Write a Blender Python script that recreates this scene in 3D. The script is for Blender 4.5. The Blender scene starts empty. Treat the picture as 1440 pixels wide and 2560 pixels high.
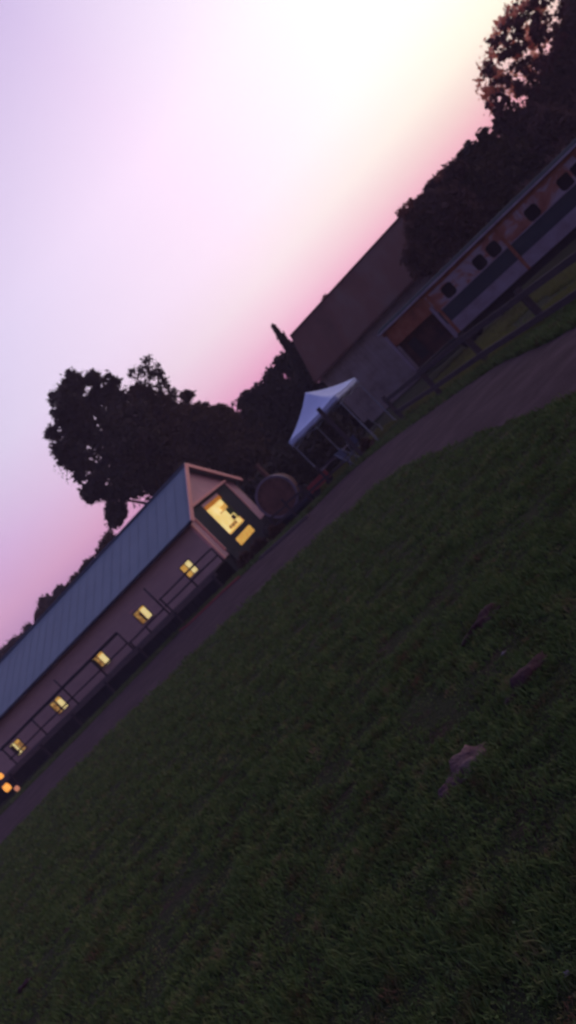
import bpy, bmesh, math, random
import numpy as np
from mathutils import Vector, Matrix, noise

random.seed(7)
rng = np.random.default_rng(7)
scn = bpy.context.scene
COL = scn.collection
R = math.radians

# ------------------------------------------------------------------ camera
ROLL = R(45.0)
FPX = 2000.0                       # focal length in pixels of the 1440 x 2560 photograph
PITCH = -math.atan(75.0 / FPX)
EYE = Vector((0.0, 0.0, 1.8))
fwd = Vector((0, math.cos(PITCH), math.sin(PITCH)))
up0 = Vector((0, -math.sin(PITCH), math.cos(PITCH)))
rt0 = Vector((1, 0, 0))
cam_r = rt0 * math.cos(ROLL) - up0 * math.sin(ROLL)
cam_u = rt0 * math.sin(ROLL) + up0 * math.cos(ROLL)
cd = bpy.data.cameras.new('camera')
cam = bpy.data.objects.new('camera', cd)
COL.objects.link(cam)
M3 = Matrix((cam_r, cam_u, -fwd)).transposed()
cam.matrix_world = Matrix.Translation(EYE) @ M3.to_4x4()
cd.sensor_fit = 'VERTICAL'
cd.sensor_height = 36.0
cd.lens = FPX / 2560.0 * 36.0
cd.clip_start = 0.05
cd.clip_end = 9000
cd.dof.use_dof = True              # the phone missed its focus: everything is a little soft
cd.dof.focus_distance = 1.1
cd.dof.aperture_fstop = 7.0
scn.camera = cam

# ------------------------------------------------------------------ sky, sun, exposure
SUN_AZ = R(50.0)                   # right of the view direction, beyond the tall tree
SUN_EL = R(2.5)
w = bpy.data.worlds.new('World')
scn.world = w
w.use_nodes = True
nt = w.node_tree
for n in list(nt.nodes):
    nt.nodes.remove(n)
def wn(t, **k):
    n = nt.nodes.new(t)
    for a, b in k.items():
        setattr(n, a, b)
    return n
def wmath(op, a, b=None, c=None, clamp=False):
    n = wn('ShaderNodeMath', operation=op, use_clamp=clamp)
    for i, v in enumerate((a, b, c)):
        if v is None:
            continue
        if isinstance(v, (int, float)):
            n.inputs[i].default_value = v
        else:
            nt.links.new(v, n.inputs[i])
    return n.outputs[0]
def s2l(c):
    return tuple(((x / 255.0) / 12.92 if x <= 10 else ((x / 255.0 + .055) / 1.055) ** 2.4) for x in c)
tc = wn('ShaderNodeTexCoord')
nrm = wn('ShaderNodeVectorMath', operation='NORMALIZE')
nt.links.new(tc.outputs['Generated'], nrm.inputs[0])
sep = wn('ShaderNodeSeparateXYZ')
nt.links.new(nrm.outputs[0], sep.inputs[0])
elev = wmath('DIVIDE', wmath('ARCSINE', sep.outputs[2]), R(90), clamp=True)
hx, hy = sep.outputs[0], sep.outputs[1]
hl = wmath('MAXIMUM', wmath('SQRT', wmath('ADD', wmath('MULTIPLY', hx, hx), wmath('MULTIPLY', hy, hy))), 1e-4)
dt = wmath('DIVIDE', wmath('ADD', wmath('MULTIPLY', hx, math.sin(SUN_AZ)), wmath('MULTIPLY', hy, math.cos(SUN_AZ))), hl)
daz = wmath('MULTIPLY', wmath('ARCCOSINE', wmath('MINIMUM', wmath('MAXIMUM', dt, -1.0), 1.0)), 180 / math.pi)
ZEN = (90, 98, 166)
SKY = [
 (17,  [(0, (240, 95, 100), 1), (4.5, (255, 145, 155), 1), (6.5, (255, 186, 196), 1), (8.5, (255, 226, 212), 1), (10.5, (255, 248, 226), 1.1),
        (14, (255, 255, 236), 1.2), (22, (255, 252, 252), 1.15), (35, (244, 228, 252), 1), (60, (142, 142, 200), 1), (90, ZEN, 1)]),
 (39,  [(0, (190, 92, 146), 1), (4, (232, 124, 186), 1), (6, (252, 176, 210), 1), (8, (255, 212, 228), 1), (10.5, (255, 233, 240), 1.02),
        (14, (255, 232, 250), 1.05), (21, (254, 230, 254), 1.02), (34, (204, 186, 228), 1), (60, (126, 130, 194), 1), (90, ZEN, 1)]),
 (67,  [(0, (125, 94, 154), 1), (4, (190, 142, 190), 1), (6.5, (217, 166, 204), 1), (10, (214, 178, 222), 1),
        (15, (210, 200, 232), 1), (20, (200, 196, 232), 1), (34, (176, 168, 210), 1), (60, (108, 116, 182), 1), (90, ZEN, 1)]),
 (125, [(0, (84, 74, 114), 1), (8, (110, 98, 146), 1), (20, (110, 112, 172), 1), (50, (96, 106, 172), 1), (90, ZEN, 1)]),
 (180, [(0, (66, 62, 104), 1), (8, (86, 82, 130), 1), (20, (88, 94, 156), 1), (50, (84, 94, 164), 1), (90, ZEN, 1)]),
]
cur = None
for i, (a, stops) in enumerate(SKY):
    rp = wn('ShaderNodeValToRGB')
    el = rp.color_ramp.elements
    while len(el) > 1:
        el.remove(el[-1])
    for k, (deg, c, g) in enumerate(stops):
        e = el[0] if k == 0 else el.new(deg / 90)
        e.position = deg / 90
        e.color = tuple(v * g for v in s2l(c)) + (1,)
    nt.links.new(elev, rp.inputs[0])
    if cur is None:
        cur = rp.outputs[0]
    else:
        a0 = SKY[i - 1][0]
        mr = wn('ShaderNodeMapRange', interpolation_type='SMOOTHSTEP' if i > 2 else 'LINEAR')
        nt.links.new(daz, mr.inputs[0])
        mr.inputs[1].default_value = a0
        mr.inputs[2].default_value = a
        mx = wn('ShaderNodeMix', data_type='RGBA')
        nt.links.new(mr.outputs[0], mx.inputs[0])
        nt.links.new(cur, mx.inputs[6])
        nt.links.new(rp.outputs[0], mx.inputs[7])
        cur = mx.outputs[2]
nish = wn('ShaderNodeTexSky', sky_type='NISHITA')
nish.sun_disc = False
nish.sun_elevation = SUN_EL
nish.sun_rotation = SUN_AZ
bg1 = wn('ShaderNodeBackground')
bg1.inputs[1].default_value = 0.006
nt.links.new(nish.outputs[0], bg1.inputs[0])
bg2 = wn('ShaderNodeBackground')
bg2.inputs[1].default_value = 1.06
nt.links.new(cur, bg2.inputs[0])
ad = wn('ShaderNodeAddShader')
nt.links.new(bg1.outputs[0], ad.inputs[0])
nt.links.new(bg2.outputs[0], ad.inputs[1])
wo = wn('ShaderNodeOutputWorld')
nt.links.new(ad.outputs[0], wo.inputs[0])

sd = bpy.data.lights.new('sun', 'SUN')
sd.energy = 0.2                   # all but gone: the last red light of dusk
sd.color = (1.0, 0.42, 0.34)
sd.angle = R(9)
sun = bpy.data.objects.new('sun', sd)
COL.objects.link(sun)
sdir = Vector((math.sin(SUN_AZ) * math.cos(R(7)), math.cos(SUN_AZ) * math.cos(R(7)), math.sin(R(7))))
sun.rotation_euler = sdir.to_track_quat('Z', 'Y').to_euler()
scn.view_settings.view_transform = 'Standard'
scn.view_settings.look = 'None'
scn.view_settings.gamma = 1.0
scn.view_settings.use_curve_mapping = False
scn.view_settings.exposure = 0.0

# ------------------------------------------------------------------ helpers
def ray(px, py):
    d = cam_r * ((px - 720) / FPX) - cam_u * ((py - 1280) / FPX) + fwd
    return d
def at(px, py, Y):
    d = ray(px, py)
    return EYE + d * (Y / d.y)
def ground(px, py, z=0.0):
    d = ray(px, py)
    return EYE + d * ((z - EYE.z) / d.z)
def uvp(u, v, Y):                   # from the levelled coordinates of the photograph
    c = math.cos(ROLL); s = math.sin(ROLL)
    return at(720 + u * c + v * s, 1280 - u * s + v * c, Y)
def zat0(v, Y):
    return EYE.z - (v + 75) / FPX * Y
def terrain(x, y):
    t = min(max((x - 9.0) / 9.0, 0.0), 1.0)
    return -0.36 * t * t * (3 - 2 * t)

def tag(o, label=None, cat=None, group=None, kind=None):
    if label: o['label'] = label
    if cat: o['category'] = cat
    if group: o['group'] = group
    if kind: o['kind'] = kind
    return o
def thing(name, label, cat, loc=(0, 0, 0), rz=0.0, group=None, rot=None):
    o = bpy.data.objects.new(name, None)
    COL.objects.link(o)
    o.empty_display_size = 0.2
    o.location = loc
    o.rotation_euler = rot if rot else (0, 0, rz)
    return tag(o, label, cat, group)
def link(name, me, parent=None, loc=None):
    o = bpy.data.objects.new(name, me)
    COL.objects.link(o)
    if parent: o.parent = parent
    if loc is not None: o.location = loc
    return o
def copy_tree(o, parent=None):
    c = o.copy(); COL.objects.link(c)
    if parent: c.parent = parent
    for ch in list(o.children):
        copy_tree(ch, c)
    return c

class MB:
    def __init__(self):
        self.v = []; self.f = []
    def add(self, vs, fs):
        b = len(self.v)
        self.v += [tuple(p) for p in vs]
        self.f += [tuple(i + b for i in f) for f in fs]
        return self
    def box(self, lo, hi, jit=0.0):
        x0, y0, z0 = lo; x1, y1, z1 = hi
        vs = [(x0, y0, z0), (x1, y0, z0), (x1, y1, z0), (x0, y1, z0), (x0, y0, z1), (x1, y0, z1), (x1, y1, z1), (x0, y1, z1)]
        if jit:
            vs = [tuple(c + random.uniform(-jit, jit) for c in p) for p in vs]
        return self.add(vs, [(0, 3, 2, 1), (4, 5, 6, 7), (0, 1, 5, 4), (1, 2, 6, 5), (2, 3, 7, 6), (3, 0, 4, 7)])
    def beam(self, p, q, wd, ht, upv=(0, 0, 1)):
        p = Vector(p); q = Vector(q); d = (q - p).normalized(); upv = Vector(upv)
        s = d.cross(upv)
        if s.length < 1e-3: s = d.cross(Vector((0, 1, 0)))
        s.normalize(); t = s.cross(d)
        vs = []
        for e in (p, q):
            for a, b in ((-1, -1), (1, -1), (1, 1), (-1, 1)):
                vs.append(e + s * a * wd / 2 + t * b * ht / 2)
        return self.add(vs, [(0, 1, 2, 3), (7, 6, 5, 4), (0, 4, 5, 1), (1, 5, 6, 2), (2, 6, 7, 3), (3, 7, 4, 0)])
    def tube(self, pts, rad, n=8, cap=True):
        pts = [Vector(p) for p in pts]
        if not isinstance(rad, (list, tuple)): rad = [rad] * len(pts)
        rings = []
        b = len(self.v)
        ref = None
        for i, p in enumerate(pts):
            d = (pts[min(i + 1, len(pts) - 1)] - pts[max(i - 1, 0)]).normalized()
            if ref is None:
                ref = Vector((1, 0, 0)) if abs(d.x) < .8 else Vector((0, 1, 0))
            s = d.cross(ref).normalized(); t = s.cross(d)
            for k in range(n):
                a = 2 * math.pi * k / n
                self.v.append(tuple(p + (s * math.cos(a) + t * math.sin(a)) * rad[i]))
        for i in range(len(pts) - 1):
            for k in range(n):
                k2 = (k + 1) % n
                self.f.append((b + i * n + k, b + i * n + k2, b + (i + 1) * n + k2, b + (i + 1) * n + k))
        if cap:
            self.f.append(tuple(b + k for k in range(n)))
            e = b + (len(pts) - 1) * n
            self.f.append(tuple(e + k for k in reversed(range(n))))
        return self
    def prism(self, poly, axis, a, b):
        """polygon in the other two axes, pulled along axis from a to b"""
        n = len(poly)
        def mk(p, t):
            return {'x': (t, p[0], p[1]), 'y': (p[0], t, p[1]), 'z': (p[0], p[1], t)}[axis]
        vs = [mk(p, a) for p in poly] + [mk(p, b) for p in poly]
        fs = [tuple(range(n)), tuple(reversed(range(n, 2 * n)))]
        fs += [(i, i + n, (i + 1) % n + n, (i + 1) % n) for i in range(n)]
        return self.add(vs, fs)
    def build(self, name, mat, parent=None, origin=None, smooth=False, bevel=0.0):
        me = bpy.data.meshes.new(name)
        o3 = Vector(origin) if origin is not None else Vector((0, 0, 0))
        me.from_pydata([tuple(Vector(p) - o3) for p in self.v], [], self.f)
        bm = bmesh.new(); bm.from_mesh(me)
        bmesh.ops.recalc_face_normals(bm, faces=bm.faces)
        if bevel:
            bmesh.ops.bevel(bm, geom=[e for e in bm.edges if len(e.link_faces) == 2 and e.calc_face_angle(0) > .6],
                            offset=bevel, segments=1, affect='EDGES')
        bm.to_mesh(me); bm.free()
        if smooth:
            me.polygons.foreach_set('use_smooth', [True] * len(me.polygons))
        me.materials.append(mat)
        o = link(name, me, parent)
        if origin is not None and parent is None:
            o.location = o3
        return o

# ------------------------------------------------------------------ materials
def mat(name, stops, scale=3.0, rough=0.8, metal=0.0, bump=0.0, bscale=None, detail=6, stretch=(1, 1, 1), spec=0.3, coords='Object', distort=0.0):
    """colours mixed by noise: stops = [(pos, rgb), ...]"""
    m = bpy.data.materials.new(name); m.use_nodes = True
    t = m.node_tree; bs = t.nodes['Principled BSDF']
    bs.inputs['Roughness'].default_value = rough
    bs.inputs['Metallic'].default_value = metal
    bs.inputs['Specular IOR Level'].default_value = spec
    c = t.nodes.new('ShaderNodeTexCoord'); mp = t.nodes.new('ShaderNodeMapping')
    mp.inputs['Scale'].default_value = stretch
    t.links.new(c.outputs[coords], mp.inputs[0])
    nz = t.nodes.new('ShaderNodeTexNoise')
    nz.inputs['Scale'].default_value = scale
    nz.inputs['Detail'].default_value = detail
    nz.inputs['Roughness'].default_value = .62
    nz.inputs['Distortion'].default_value = distort
    t.links.new(mp.outputs[0], nz.inputs[0])
    rp = t.nodes.new('ShaderNodeValToRGB'); el = rp.color_ramp.elements
    while len(el) > 1: el.remove(el[-1])
    for k, (p, col) in enumerate(stops):
        e = el[0] if k == 0 else el.new(p)
        e.position = p; e.color = tuple(col) + (1,)
    t.links.new(nz.outputs[0], rp.inputs[0])
    t.links.new(rp.outputs[0], bs.inputs['Base Color'])
    if bump:
        n2 = t.nodes.new('ShaderNodeTexNoise'); n2.inputs['Scale'].default_value = bscale or scale * 4
        n2.inputs['Detail'].default_value = 5
        t.links.new(mp.outputs[0], n2.inputs[0])
        bp = t.nodes.new('ShaderNodeBump'); bp.inputs['Strength'].default_value = bump
        bp.inputs['Distance'].default_value = .05
        t.links.new(n2.outputs[0], bp.inputs['Height'])
        t.links.new(bp.outputs[0], bs.inputs['Normal'])
    return m
def plain(name, a, b=None, **k):
    b = b or tuple(x * .72 for x in a)
    return mat(name, [(.3, b), (.7, a)], **k)
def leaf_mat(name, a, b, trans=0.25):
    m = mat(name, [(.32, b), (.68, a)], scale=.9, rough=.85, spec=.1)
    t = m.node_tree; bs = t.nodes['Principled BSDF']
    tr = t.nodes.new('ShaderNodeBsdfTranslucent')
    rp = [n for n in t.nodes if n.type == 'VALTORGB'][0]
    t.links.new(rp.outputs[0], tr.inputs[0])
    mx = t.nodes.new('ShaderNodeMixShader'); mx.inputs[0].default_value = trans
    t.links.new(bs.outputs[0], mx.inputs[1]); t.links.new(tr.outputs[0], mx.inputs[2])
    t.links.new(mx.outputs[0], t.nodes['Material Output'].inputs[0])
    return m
def glow_mat(name, stops, strength, scale=3.0):
    m = mat(name, stops, scale=scale, rough=.3, detail=3)
    t = m.node_tree; bs = t.nodes['Principled BSDF']
    rp = [n for n in t.nodes if n.type == 'VALTORGB'][0]
    t.links.new(rp.outputs[0], bs.inputs['Emission Color'])
    bs.inputs['Emission Strength'].default_value = strength
    return m
M = {}
M['lawn'] = mat('lawn', [(.28, (.060, .030, .025)), (.45, (.030, .032, .015)), (.62, (.038, .042, .018)), (.8, (.085, .048, .038))],
                scale=2.4, rough=.95, bump=.9, bscale=26, detail=9, spec=.05)
M['gravel'] = mat('gravel', [(.25, (.038, .022, .023)), (.5, (.064, .038, .040)), (.75, (.100, .062, .064))], scale=1.1, rough=.95, bump=.5, bscale=30, detail=10, spec=.05)
M['verge'] = plain('verge', (.075, .080, .025), (.035, .034, .014), scale=2.0, rough=.95, bump=.6, spec=.05)
M['siding'] = plain('siding', (.54, .34, .275), (.45, .285, .235), scale=1.2, rough=.7, bump=.15, stretch=(1, 1, 3))
M['gable_siding_lit'] = plain('gable_siding_lit', (.62, .36, .34), (.54, .31, .30), scale=2.0, rough=.7, bump=.12)  # pink sky light on the gable, put into the siding colour
M['trim'] = plain('trim', (.88, .41, .32), (.78, .36, .29), scale=3, rough=.55)  # white trim with the red dusk light put into its colour
M['metal_roof'] = plain('metal_roof', (.165, .205, .225), (.135, .170, .190), scale=.6, rough=.5, metal=.2, spec=.3, bump=.05)
M['seam'] = plain('seam', (.15, .19, .24), (.12, .155, .20), scale=2, rough=.5, metal=.2)
M['dark_green'] = plain('dark_green', (.024, .023, .029), (.014, .014, .020), scale=4, rough=.7)
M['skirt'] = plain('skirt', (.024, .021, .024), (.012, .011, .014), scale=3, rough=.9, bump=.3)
M['deck_wood'] = plain('deck_wood', (.16, .11, .10), (.09, .065, .06), scale=4, rough=.85, stretch=(.4, 3, 3), bump=.3)
M['pipe'] = plain('pipe', (.035, .022, .028), (.022, .014, .018), scale=8, rough=.5, metal=.3)
M['gutter'] = plain('gutter', (.035, .030, .045), scale=4, rough=.5)
M['win_frame'] = plain('win_frame', (.16, .11, .09), scale=6, rough=.5)
M['win_bright'] = glow_mat('win_bright', [(.3, (.78, .60, .22)), (.7, (.86, .70, .30))], .85, 5)
M['win_amber'] = glow_mat('win_amber', [(.35, (.16, .060, .018)), (.5, (.36, .17, .04)), (.62, (.66, .40, .11))], .6, 4)
M['win_orange'] = glow_mat('win_orange', [(.3, (.62, .30, .05)), (.7, (.78, .46, .10))], .7, 4)
M['room_wall'] = glow_mat('room_wall', [(.3, (.74, .50, .13)), (.55, (.85, .66, .24)), (.75, (.92, .76, .34))], .85, 1.6)
M['room_orange'] = glow_mat('room_orange', [(.3, (.40, .13, .012)), (.7, (.50, .18, .02))], .6, 3)
M['room_dark'] = plain('room_dark', (.10, .06, .03), scale=5, rough=.8)
M['room_plant'] = plain('room_plant', (.07, .10, .03), (.03, .05, .015), scale=12, rough=.8)
M['lamp_glow'] = glow_mat('lamp_glow', [(.3, (1.0, .33, .04)), (.7, (1.0, .45, .09))], 1.0, 6)
M['lamp_dim'] = glow_mat('lamp_dim', [(.3, (.75, .25, .12)), (.7, (.85, .36, .20))], .5, 6)
M['black_metal'] = plain('black_metal', (.02, .018, .02), scale=8, rough=.5, metal=.4)
M['barn_roof'] = mat('barn_roof', [(.25, (.070, .036, .026)), (.5, (.115, .052, .036)), (.75, (.125, .085, .066))], scale=.45, rough=.85, bump=.3, detail=9, stretch=(1, .3, .3), spec=.1)
M['barn_wall'] = mat('barn_wall', [(.3, (.17, .12, .095)), (.5, (.29, .215, .175)), (.75, (.36, .28, .24))], scale=.9, rough=.9, bump=.3, detail=9)
M['rust'] = mat('rust', [(.25, (.10, .030, .016)), (.5, (.27, .082, .035)), (.75, (.34, .15, .085))], scale=2.2, rough=.85, bump=.4, detail=9)
M['coach_side'] = mat('coach_side', [(.3, (.20, .052, .026)), (.46, (.32, .115, .065)), (.54, (.33, .25, .24)), (.78, (.38, .32, .32))], scale=.9, rough=.7, bump=.2, detail=9, distort=.7)
M['coach_band'] = plain('coach_band', (.032, .040, .042), (.020, .026, .030), scale=2, rough=.7, bump=.1)
M['coach_sill'] = mat('coach_sill', [(.3, (.20, .135, .14)), (.7, (.31, .25, .26))], scale=1.6, rough=.7, detail=8, bump=.2)
M['coach_roof'] = plain('coach_roof', (.030, .036, .040), (.022, .028, .033), scale=1.4, rough=.95, spec=.05, bump=.1)
M['dark_void'] = plain('dark_void', (.012, .009, .010), scale=4, rough=.9)
M['dark_glass'] = plain('dark_glass', (.012, .007, .008), scale=4, rough=.5, spec=.1)
M['vestibule_wall'] = mat('vestibule_wall', [(.35, (.030, .014, .012)), (.65, (.11, .042, .028))], scale=1.4, rough=.9, detail=8)
M['iron'] = plain('iron', (.035, .026, .028), (.02, .015, .016), scale=6, rough=.7, metal=.3, bump=.2)
M['fence_wood'] = plain('fence_wood', (.070, .048, .052), (.04, .028, .03), scale=5, rough=.9, stretch=(3, 1, 3), bump=.4)
M['canvas'] = plain('canvas', (.58, .63, .76), (.53, .58, .70), scale=1.5, rough=.75, bump=.1, bscale=6)
M['alu'] = plain('alu', (.30, .31, .33), (.22, .23, .24), scale=8, rough=.6, metal=.3)
M['boiler_face'] = mat('boiler_face', [(.3, (.085, .040, .030)), (.6, (.18, .080, .055)), (.8, (.23, .11, .08))], scale=1.3, rough=.85, bump=.3, detail=8)
M['boiler_rim'] = plain('boiler_rim', (.24, .18, .20), (.13, .10, .11), scale=2.2, rough=.5, metal=.2)
M['red_paint'] = plain('red_paint', (.34, .045, .040), (.22, .03, .028), scale=3, rough=.6)
M['blue_cloth'] = plain('blue_cloth', (.05, .06, .11), (.03, .035, .07), scale=5, rough=.8)
M['bark'] = plain('bark', (.045, .030, .024), (.025, .017, .014), scale=3, rough=.95, bump=.6, stretch=(3, 3, .6))
M['leaf_dark'] = leaf_mat('leaf_dark', (.080, .066, .046), (.050, .040, .030), .2)
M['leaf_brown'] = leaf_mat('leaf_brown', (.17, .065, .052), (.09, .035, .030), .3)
M['leaf_tip'] = leaf_mat('leaf_tip', (.30, .13, .09), (.15, .06, .04), .5)
M['leaf_mid'] = leaf_mat('leaf_mid', (.135, .072, .050), (.075, .040, .030), .25)
M['leaf_olive'] = leaf_mat('leaf_olive', (.120, .078, .040), (.066, .042, .026), .25)
M['leaf_glow'] = leaf_mat('leaf_glow', (.92, .56, .36), (.75, .28, .16), .9)  # sky glow through the crown, put into the leaf colour
M['earth'] = mat('earth', [(.32, (.065, .032, .034)), (.52, (.125, .066, .062)), (.66, (.27, .17, .145))], scale=7, rough=.95, bump=.9, detail=7)
M['earth_red'] = mat('earth_red', [(.3, (.035, .014, .014)), (.7, (.070, .030, .030))], scale=7, rough=.95, bump=.6)
M['pebble'] = plain('pebble', (.17, .14, .13), scale=9, rough=.8)

# ------------------------------------------------------------------ ground, road
def axis(lim, fine, step):
    a = list(np.arange(-fine, fine + .01, step)); x = fine; s = step
    while x < lim:
        s *= 1.6; x = min(x + s, lim); a = [-x] + a + [x]
    return a
xs = axis(700, 40, 1.0)
ys = [y + 30 for y in axis(700, 40, 1.0)]
vs = [(x, y, terrain(x, y)) for y in ys for x in xs]
nx = len(xs)
fs = [(j * nx + i, j * nx + i + 1, (j + 1) * nx + i + 1, (j + 1) * nx + i) for j in range(len(ys) - 1) for i in range(nx - 1)]
g = MB().add(vs, fs).build('ground', M['lawn'], smooth=True)
tag(g, kind='structure')

def ramp_pts(pts, n):
    """resample a polyline smoothly"""
    P = [Vector((p[0], p[1])) for p in pts]
    out = []
    for i in range(len(P) - 1):
        p0 = P[max(i - 1, 0)]; p1 = P[i]; p2 = P[i + 1]; p3 = P[min(i + 2, len(P) - 1)]
        for k in range(n):
            t = k / n
            out.append(.5 * ((2 * p1) + (p2 - p0) * t + (2 * p0 - 5 * p1 + 4 * p2 - p3) * t * t + (3 * p1 - p0 - 3 * p2 + p3) * t ** 3))
    out.append(P[-1])
    return out
near_px = [(-700, 2830), (0, 2112), (300, 1812), (500, 1622), (700, 1432), (860, 1290), (1000, 1176), (1200, 1085), (1312, 1040), (1440, 985)]
far_px = [(-640, 2680), (0, 2040), (300, 1735), (470, 1560), (620, 1425), (750, 1305), (900, 1160), (1200, 942), (1312, 880), (1440, 815)]
near_e = [ground(*p) for p in near_px] + [Vector((4.0, 6.0, 0)), Vector((4.4, -4.0, 0)), Vector((5.5, -30, 0))]
far_e = [ground(*p) for p in far_px] + [Vector((6.7, 8.0, 0)), Vector((7.2, -4.0, 0)), Vector((8.6, -30, 0))]
ne = ramp_pts(near_e, 12); fe = ramp_pts(far_e, 12)
vs = []; fs = []
K = 8
for i, (a, b) in enumerate(zip(ne, fe)):
    wob = noise.noise(Vector((i * .31, 0, 2))) * .22; wob2 = noise.noise(Vector((i * .27, 5, 2))) * .22
    d = (b - a).normalized()
    a2 = a + d * wob; b2 = b + d * wob2
    for k in range(K + 1):
        p = a2.lerp(b2, k / K)
        vs.append((p.x, p.y, .008 + .035 * math.sin(math.pi * k / K)))
for i in range(len(ne) - 1):
    for k in range(K):
        q = i * (K + 1) + k
        fs.append((q, q + 1, q + K + 2, q + K + 1))
road = MB().add(vs, fs).build('road', M['gravel'], smooth=True)
tag(road, kind='structure')

def grass_obj(name, pts, hts, wid, m, lean=.5):
    """one blade = one bent triangle pair; pts (n,3)"""
    n = len(pts)
    a = rng.uniform(0, 2 * math.pi, n)
    s = np.stack([np.cos(a), np.sin(a), np.zeros(n)], 1) * wid[:, None] / 2
    b = rng.uniform(0, 2 * math.pi, n); l = rng.uniform(.1, 1, n) * lean
    off = np.stack([np.cos(b) * l, np.sin(b) * l, np.ones(n)], 1) * hts[:, None]
    midp = np.stack([np.cos(b) * l * .35, np.sin(b) * l * .35, np.full(n, .6)], 1) * hts[:, None]
    V = np.empty((n, 5, 3), np.float32)
    V[:, 0] = pts - s; V[:, 1] = pts + s
    V[:, 2] = pts + midp + s * .75; V[:, 3] = pts + midp - s * .75
    V[:, 4] = pts + off
    me = bpy.data.meshes.new(name)
    me.vertices.add(n * 5); me.vertices.foreach_set('co', V.ravel())
    base = (np.arange(n) * 5)[:, None]
    quads = base + np.array([[0, 1, 2, 3]]); tris = base + np.array([[3, 2, 4]])
    loops = np.concatenate([quads, tris], 1).ravel()
    starts = (np.arange(n)[:, None] * 7 + np.array([[0, 4]])).ravel()
    tot = np.tile([4, 3], n)
    me.loops.add(n * 7); me.loops.foreach_set('vertex_index', loops.astype(np.int32))
    me.polygons.add(n * 2)
    me.polygons.foreach_set('loop_start', starts.astype(np.int32))
    me.polygons.foreach_set('loop_total', tot.astype(np.int32))
    me.update(calc_edges=True)
    me.materials.append(m)
    return link(name, me)
def grass_mat(name, cols, scale):
    m = leaf_mat(name, (.05, .05, .02), (.03, .03, .01), .2)
    t = m.node_tree
    rp = [n for n in t.nodes if n.type == 'VALTORGB'][0]; el = rp.color_ramp.elements
    while len(el) > 1: el.remove(el[-1])
    for k, (p, c) in enumerate(cols):
        e = el[0] if k == 0 else el.new(p)
        e.position = p; e.color = tuple(c) + (1,)
    nz = [n for n in t.nodes if n.type == 'TEX_NOISE'][0]
    nz.inputs['Scale'].default_value = scale; nz.inputs['Detail'].default_value = 10; nz.inputs['Roughness'].default_value = .75
    return m
M['grass'] = grass_mat('grass', [(.30, (.20, .085, .060)), (.40, (.090, .088, .034)), (.50, (.086, .136, .040)), (.58, (.138, .170, .054)), (.66, (.20, .125, .075)), (.78, (.12, .125, .10))], 3.0)
M['dry_lit_grass'] = grass_mat('dry_lit_grass', [(.3, (.10, .076, .028)), (.5, (.155, .155, .045)), (.7, (.12, .13, .04))], 1.0)

near_line = [(p.x, p.y) for p in ne]
def road_near_y(x):
    best = 40.0
    for (x0, y0), (x1, y1) in zip(near_line[:-1], near_line[1:]):
        if min(x0, x1) <= x <= max(x0, x1) and x1 != x0:
            y = y0 + (y1 - y0) * (x - x0) / (x1 - x0)
            best = min(best, y)
    return best
bx = np.linspace(-16, 5.2, 220); by = np.array([road_near_y(x) for x in bx])
N = 480000
r_ = 1.6 * (26 / 1.6) ** rng.uniform(0, 1, N) ** .85         # denser near the lens
az = rng.uniform(R(-42), R(38), N)
gx = r_ * np.sin(az); gy = r_ * np.cos(az)
lim = np.interp(gx, bx, by)
ok = (gy < lim + np.abs(rng.normal(0, .5, N)) - .15) & (gx < 3.9 + .4 * rng.normal(size=N)) & (gy > .8)
gx = gx[ok]; gy = gy[ok]; r_ = r_[ok]
pn = np.array([noise.noise(Vector((x * .9, y * .9, 0))) * .5 + .8 * noise.noise(Vector((x * 2.3, y * 2.3, 4))) + .5 * noise.noise(Vector((x * 7, y * 7, 9))) for x, y in zip(gx, gy)])
keep = pn + rng.normal(0, .35, len(pn)) > -.38
gx = gx[keep]; gy = gy[keep]; r_ = r_[keep]; pn = pn[keep]
hts = (.012 + .012 * r_ ** .5) * (1 + 1.3 * pn) * rng.uniform(.5, 1.4, len(gx))
hts = np.clip(hts, .012, .16)
wid = (.0050 + .0012 * r_) * rng.uniform(.7, 1.3, len(gx))
P = np.stack([gx, gy, np.full(len(gx), -.004)], 1)
tag(grass_obj('lawn_grass', P, hts, wid, M['grass'], .9), kind='stuff')

# flat weeds and small dead leaves in the turf
nw = 3200
cl_r = 2.0 * (14 / 2.0) ** rng.uniform(0, 1, 420); cl_a = rng.uniform(R(-36), R(24), 420)
ci = rng.integers(0, 420, nw); sg_ = rng.uniform(.05, .3, 420)
wx = cl_r[ci] * np.sin(cl_a[ci]) + rng.normal(size=nw) * sg_[ci]; wy = cl_r[ci] * np.cos(cl_a[ci]) + rng.normal(size=nw) * sg_[ci]
okw = (wy < np.interp(wx, bx, by) - .2) & (wx < 3.4)
wx = wx[okw]; wy = wy[okw]; nw = len(wx)
wv = np.empty((nw, 4, 3), np.float32)
wa = rng.uniform(0, 2 * math.pi, nw); wl = rng.uniform(.005, .014, nw); wz = rng.uniform(.008, .030, nw)
for k, (fa, fb) in enumerate(((-1, 0), (0, -.6), (1, 0), (0, .6))):
    wv[:, k, 0] = wx + (np.cos(wa) * fa - np.sin(wa) * fb) * wl
    wv[:, k, 1] = wy + (np.sin(wa) * fa + np.cos(wa) * fb) * wl
    wv[:, k, 2] = wz + rng.normal(size=nw) * .005
me = bpy.data.meshes.new('lawn_weeds')
me.from_pydata(wv.reshape(-1, 3).tolist(), [], np.arange(nw * 4).reshape(-1, 4).tolist())
me.materials.append(M['grass']); tag(link('lawn_weeds', me), kind='stuff')

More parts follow.
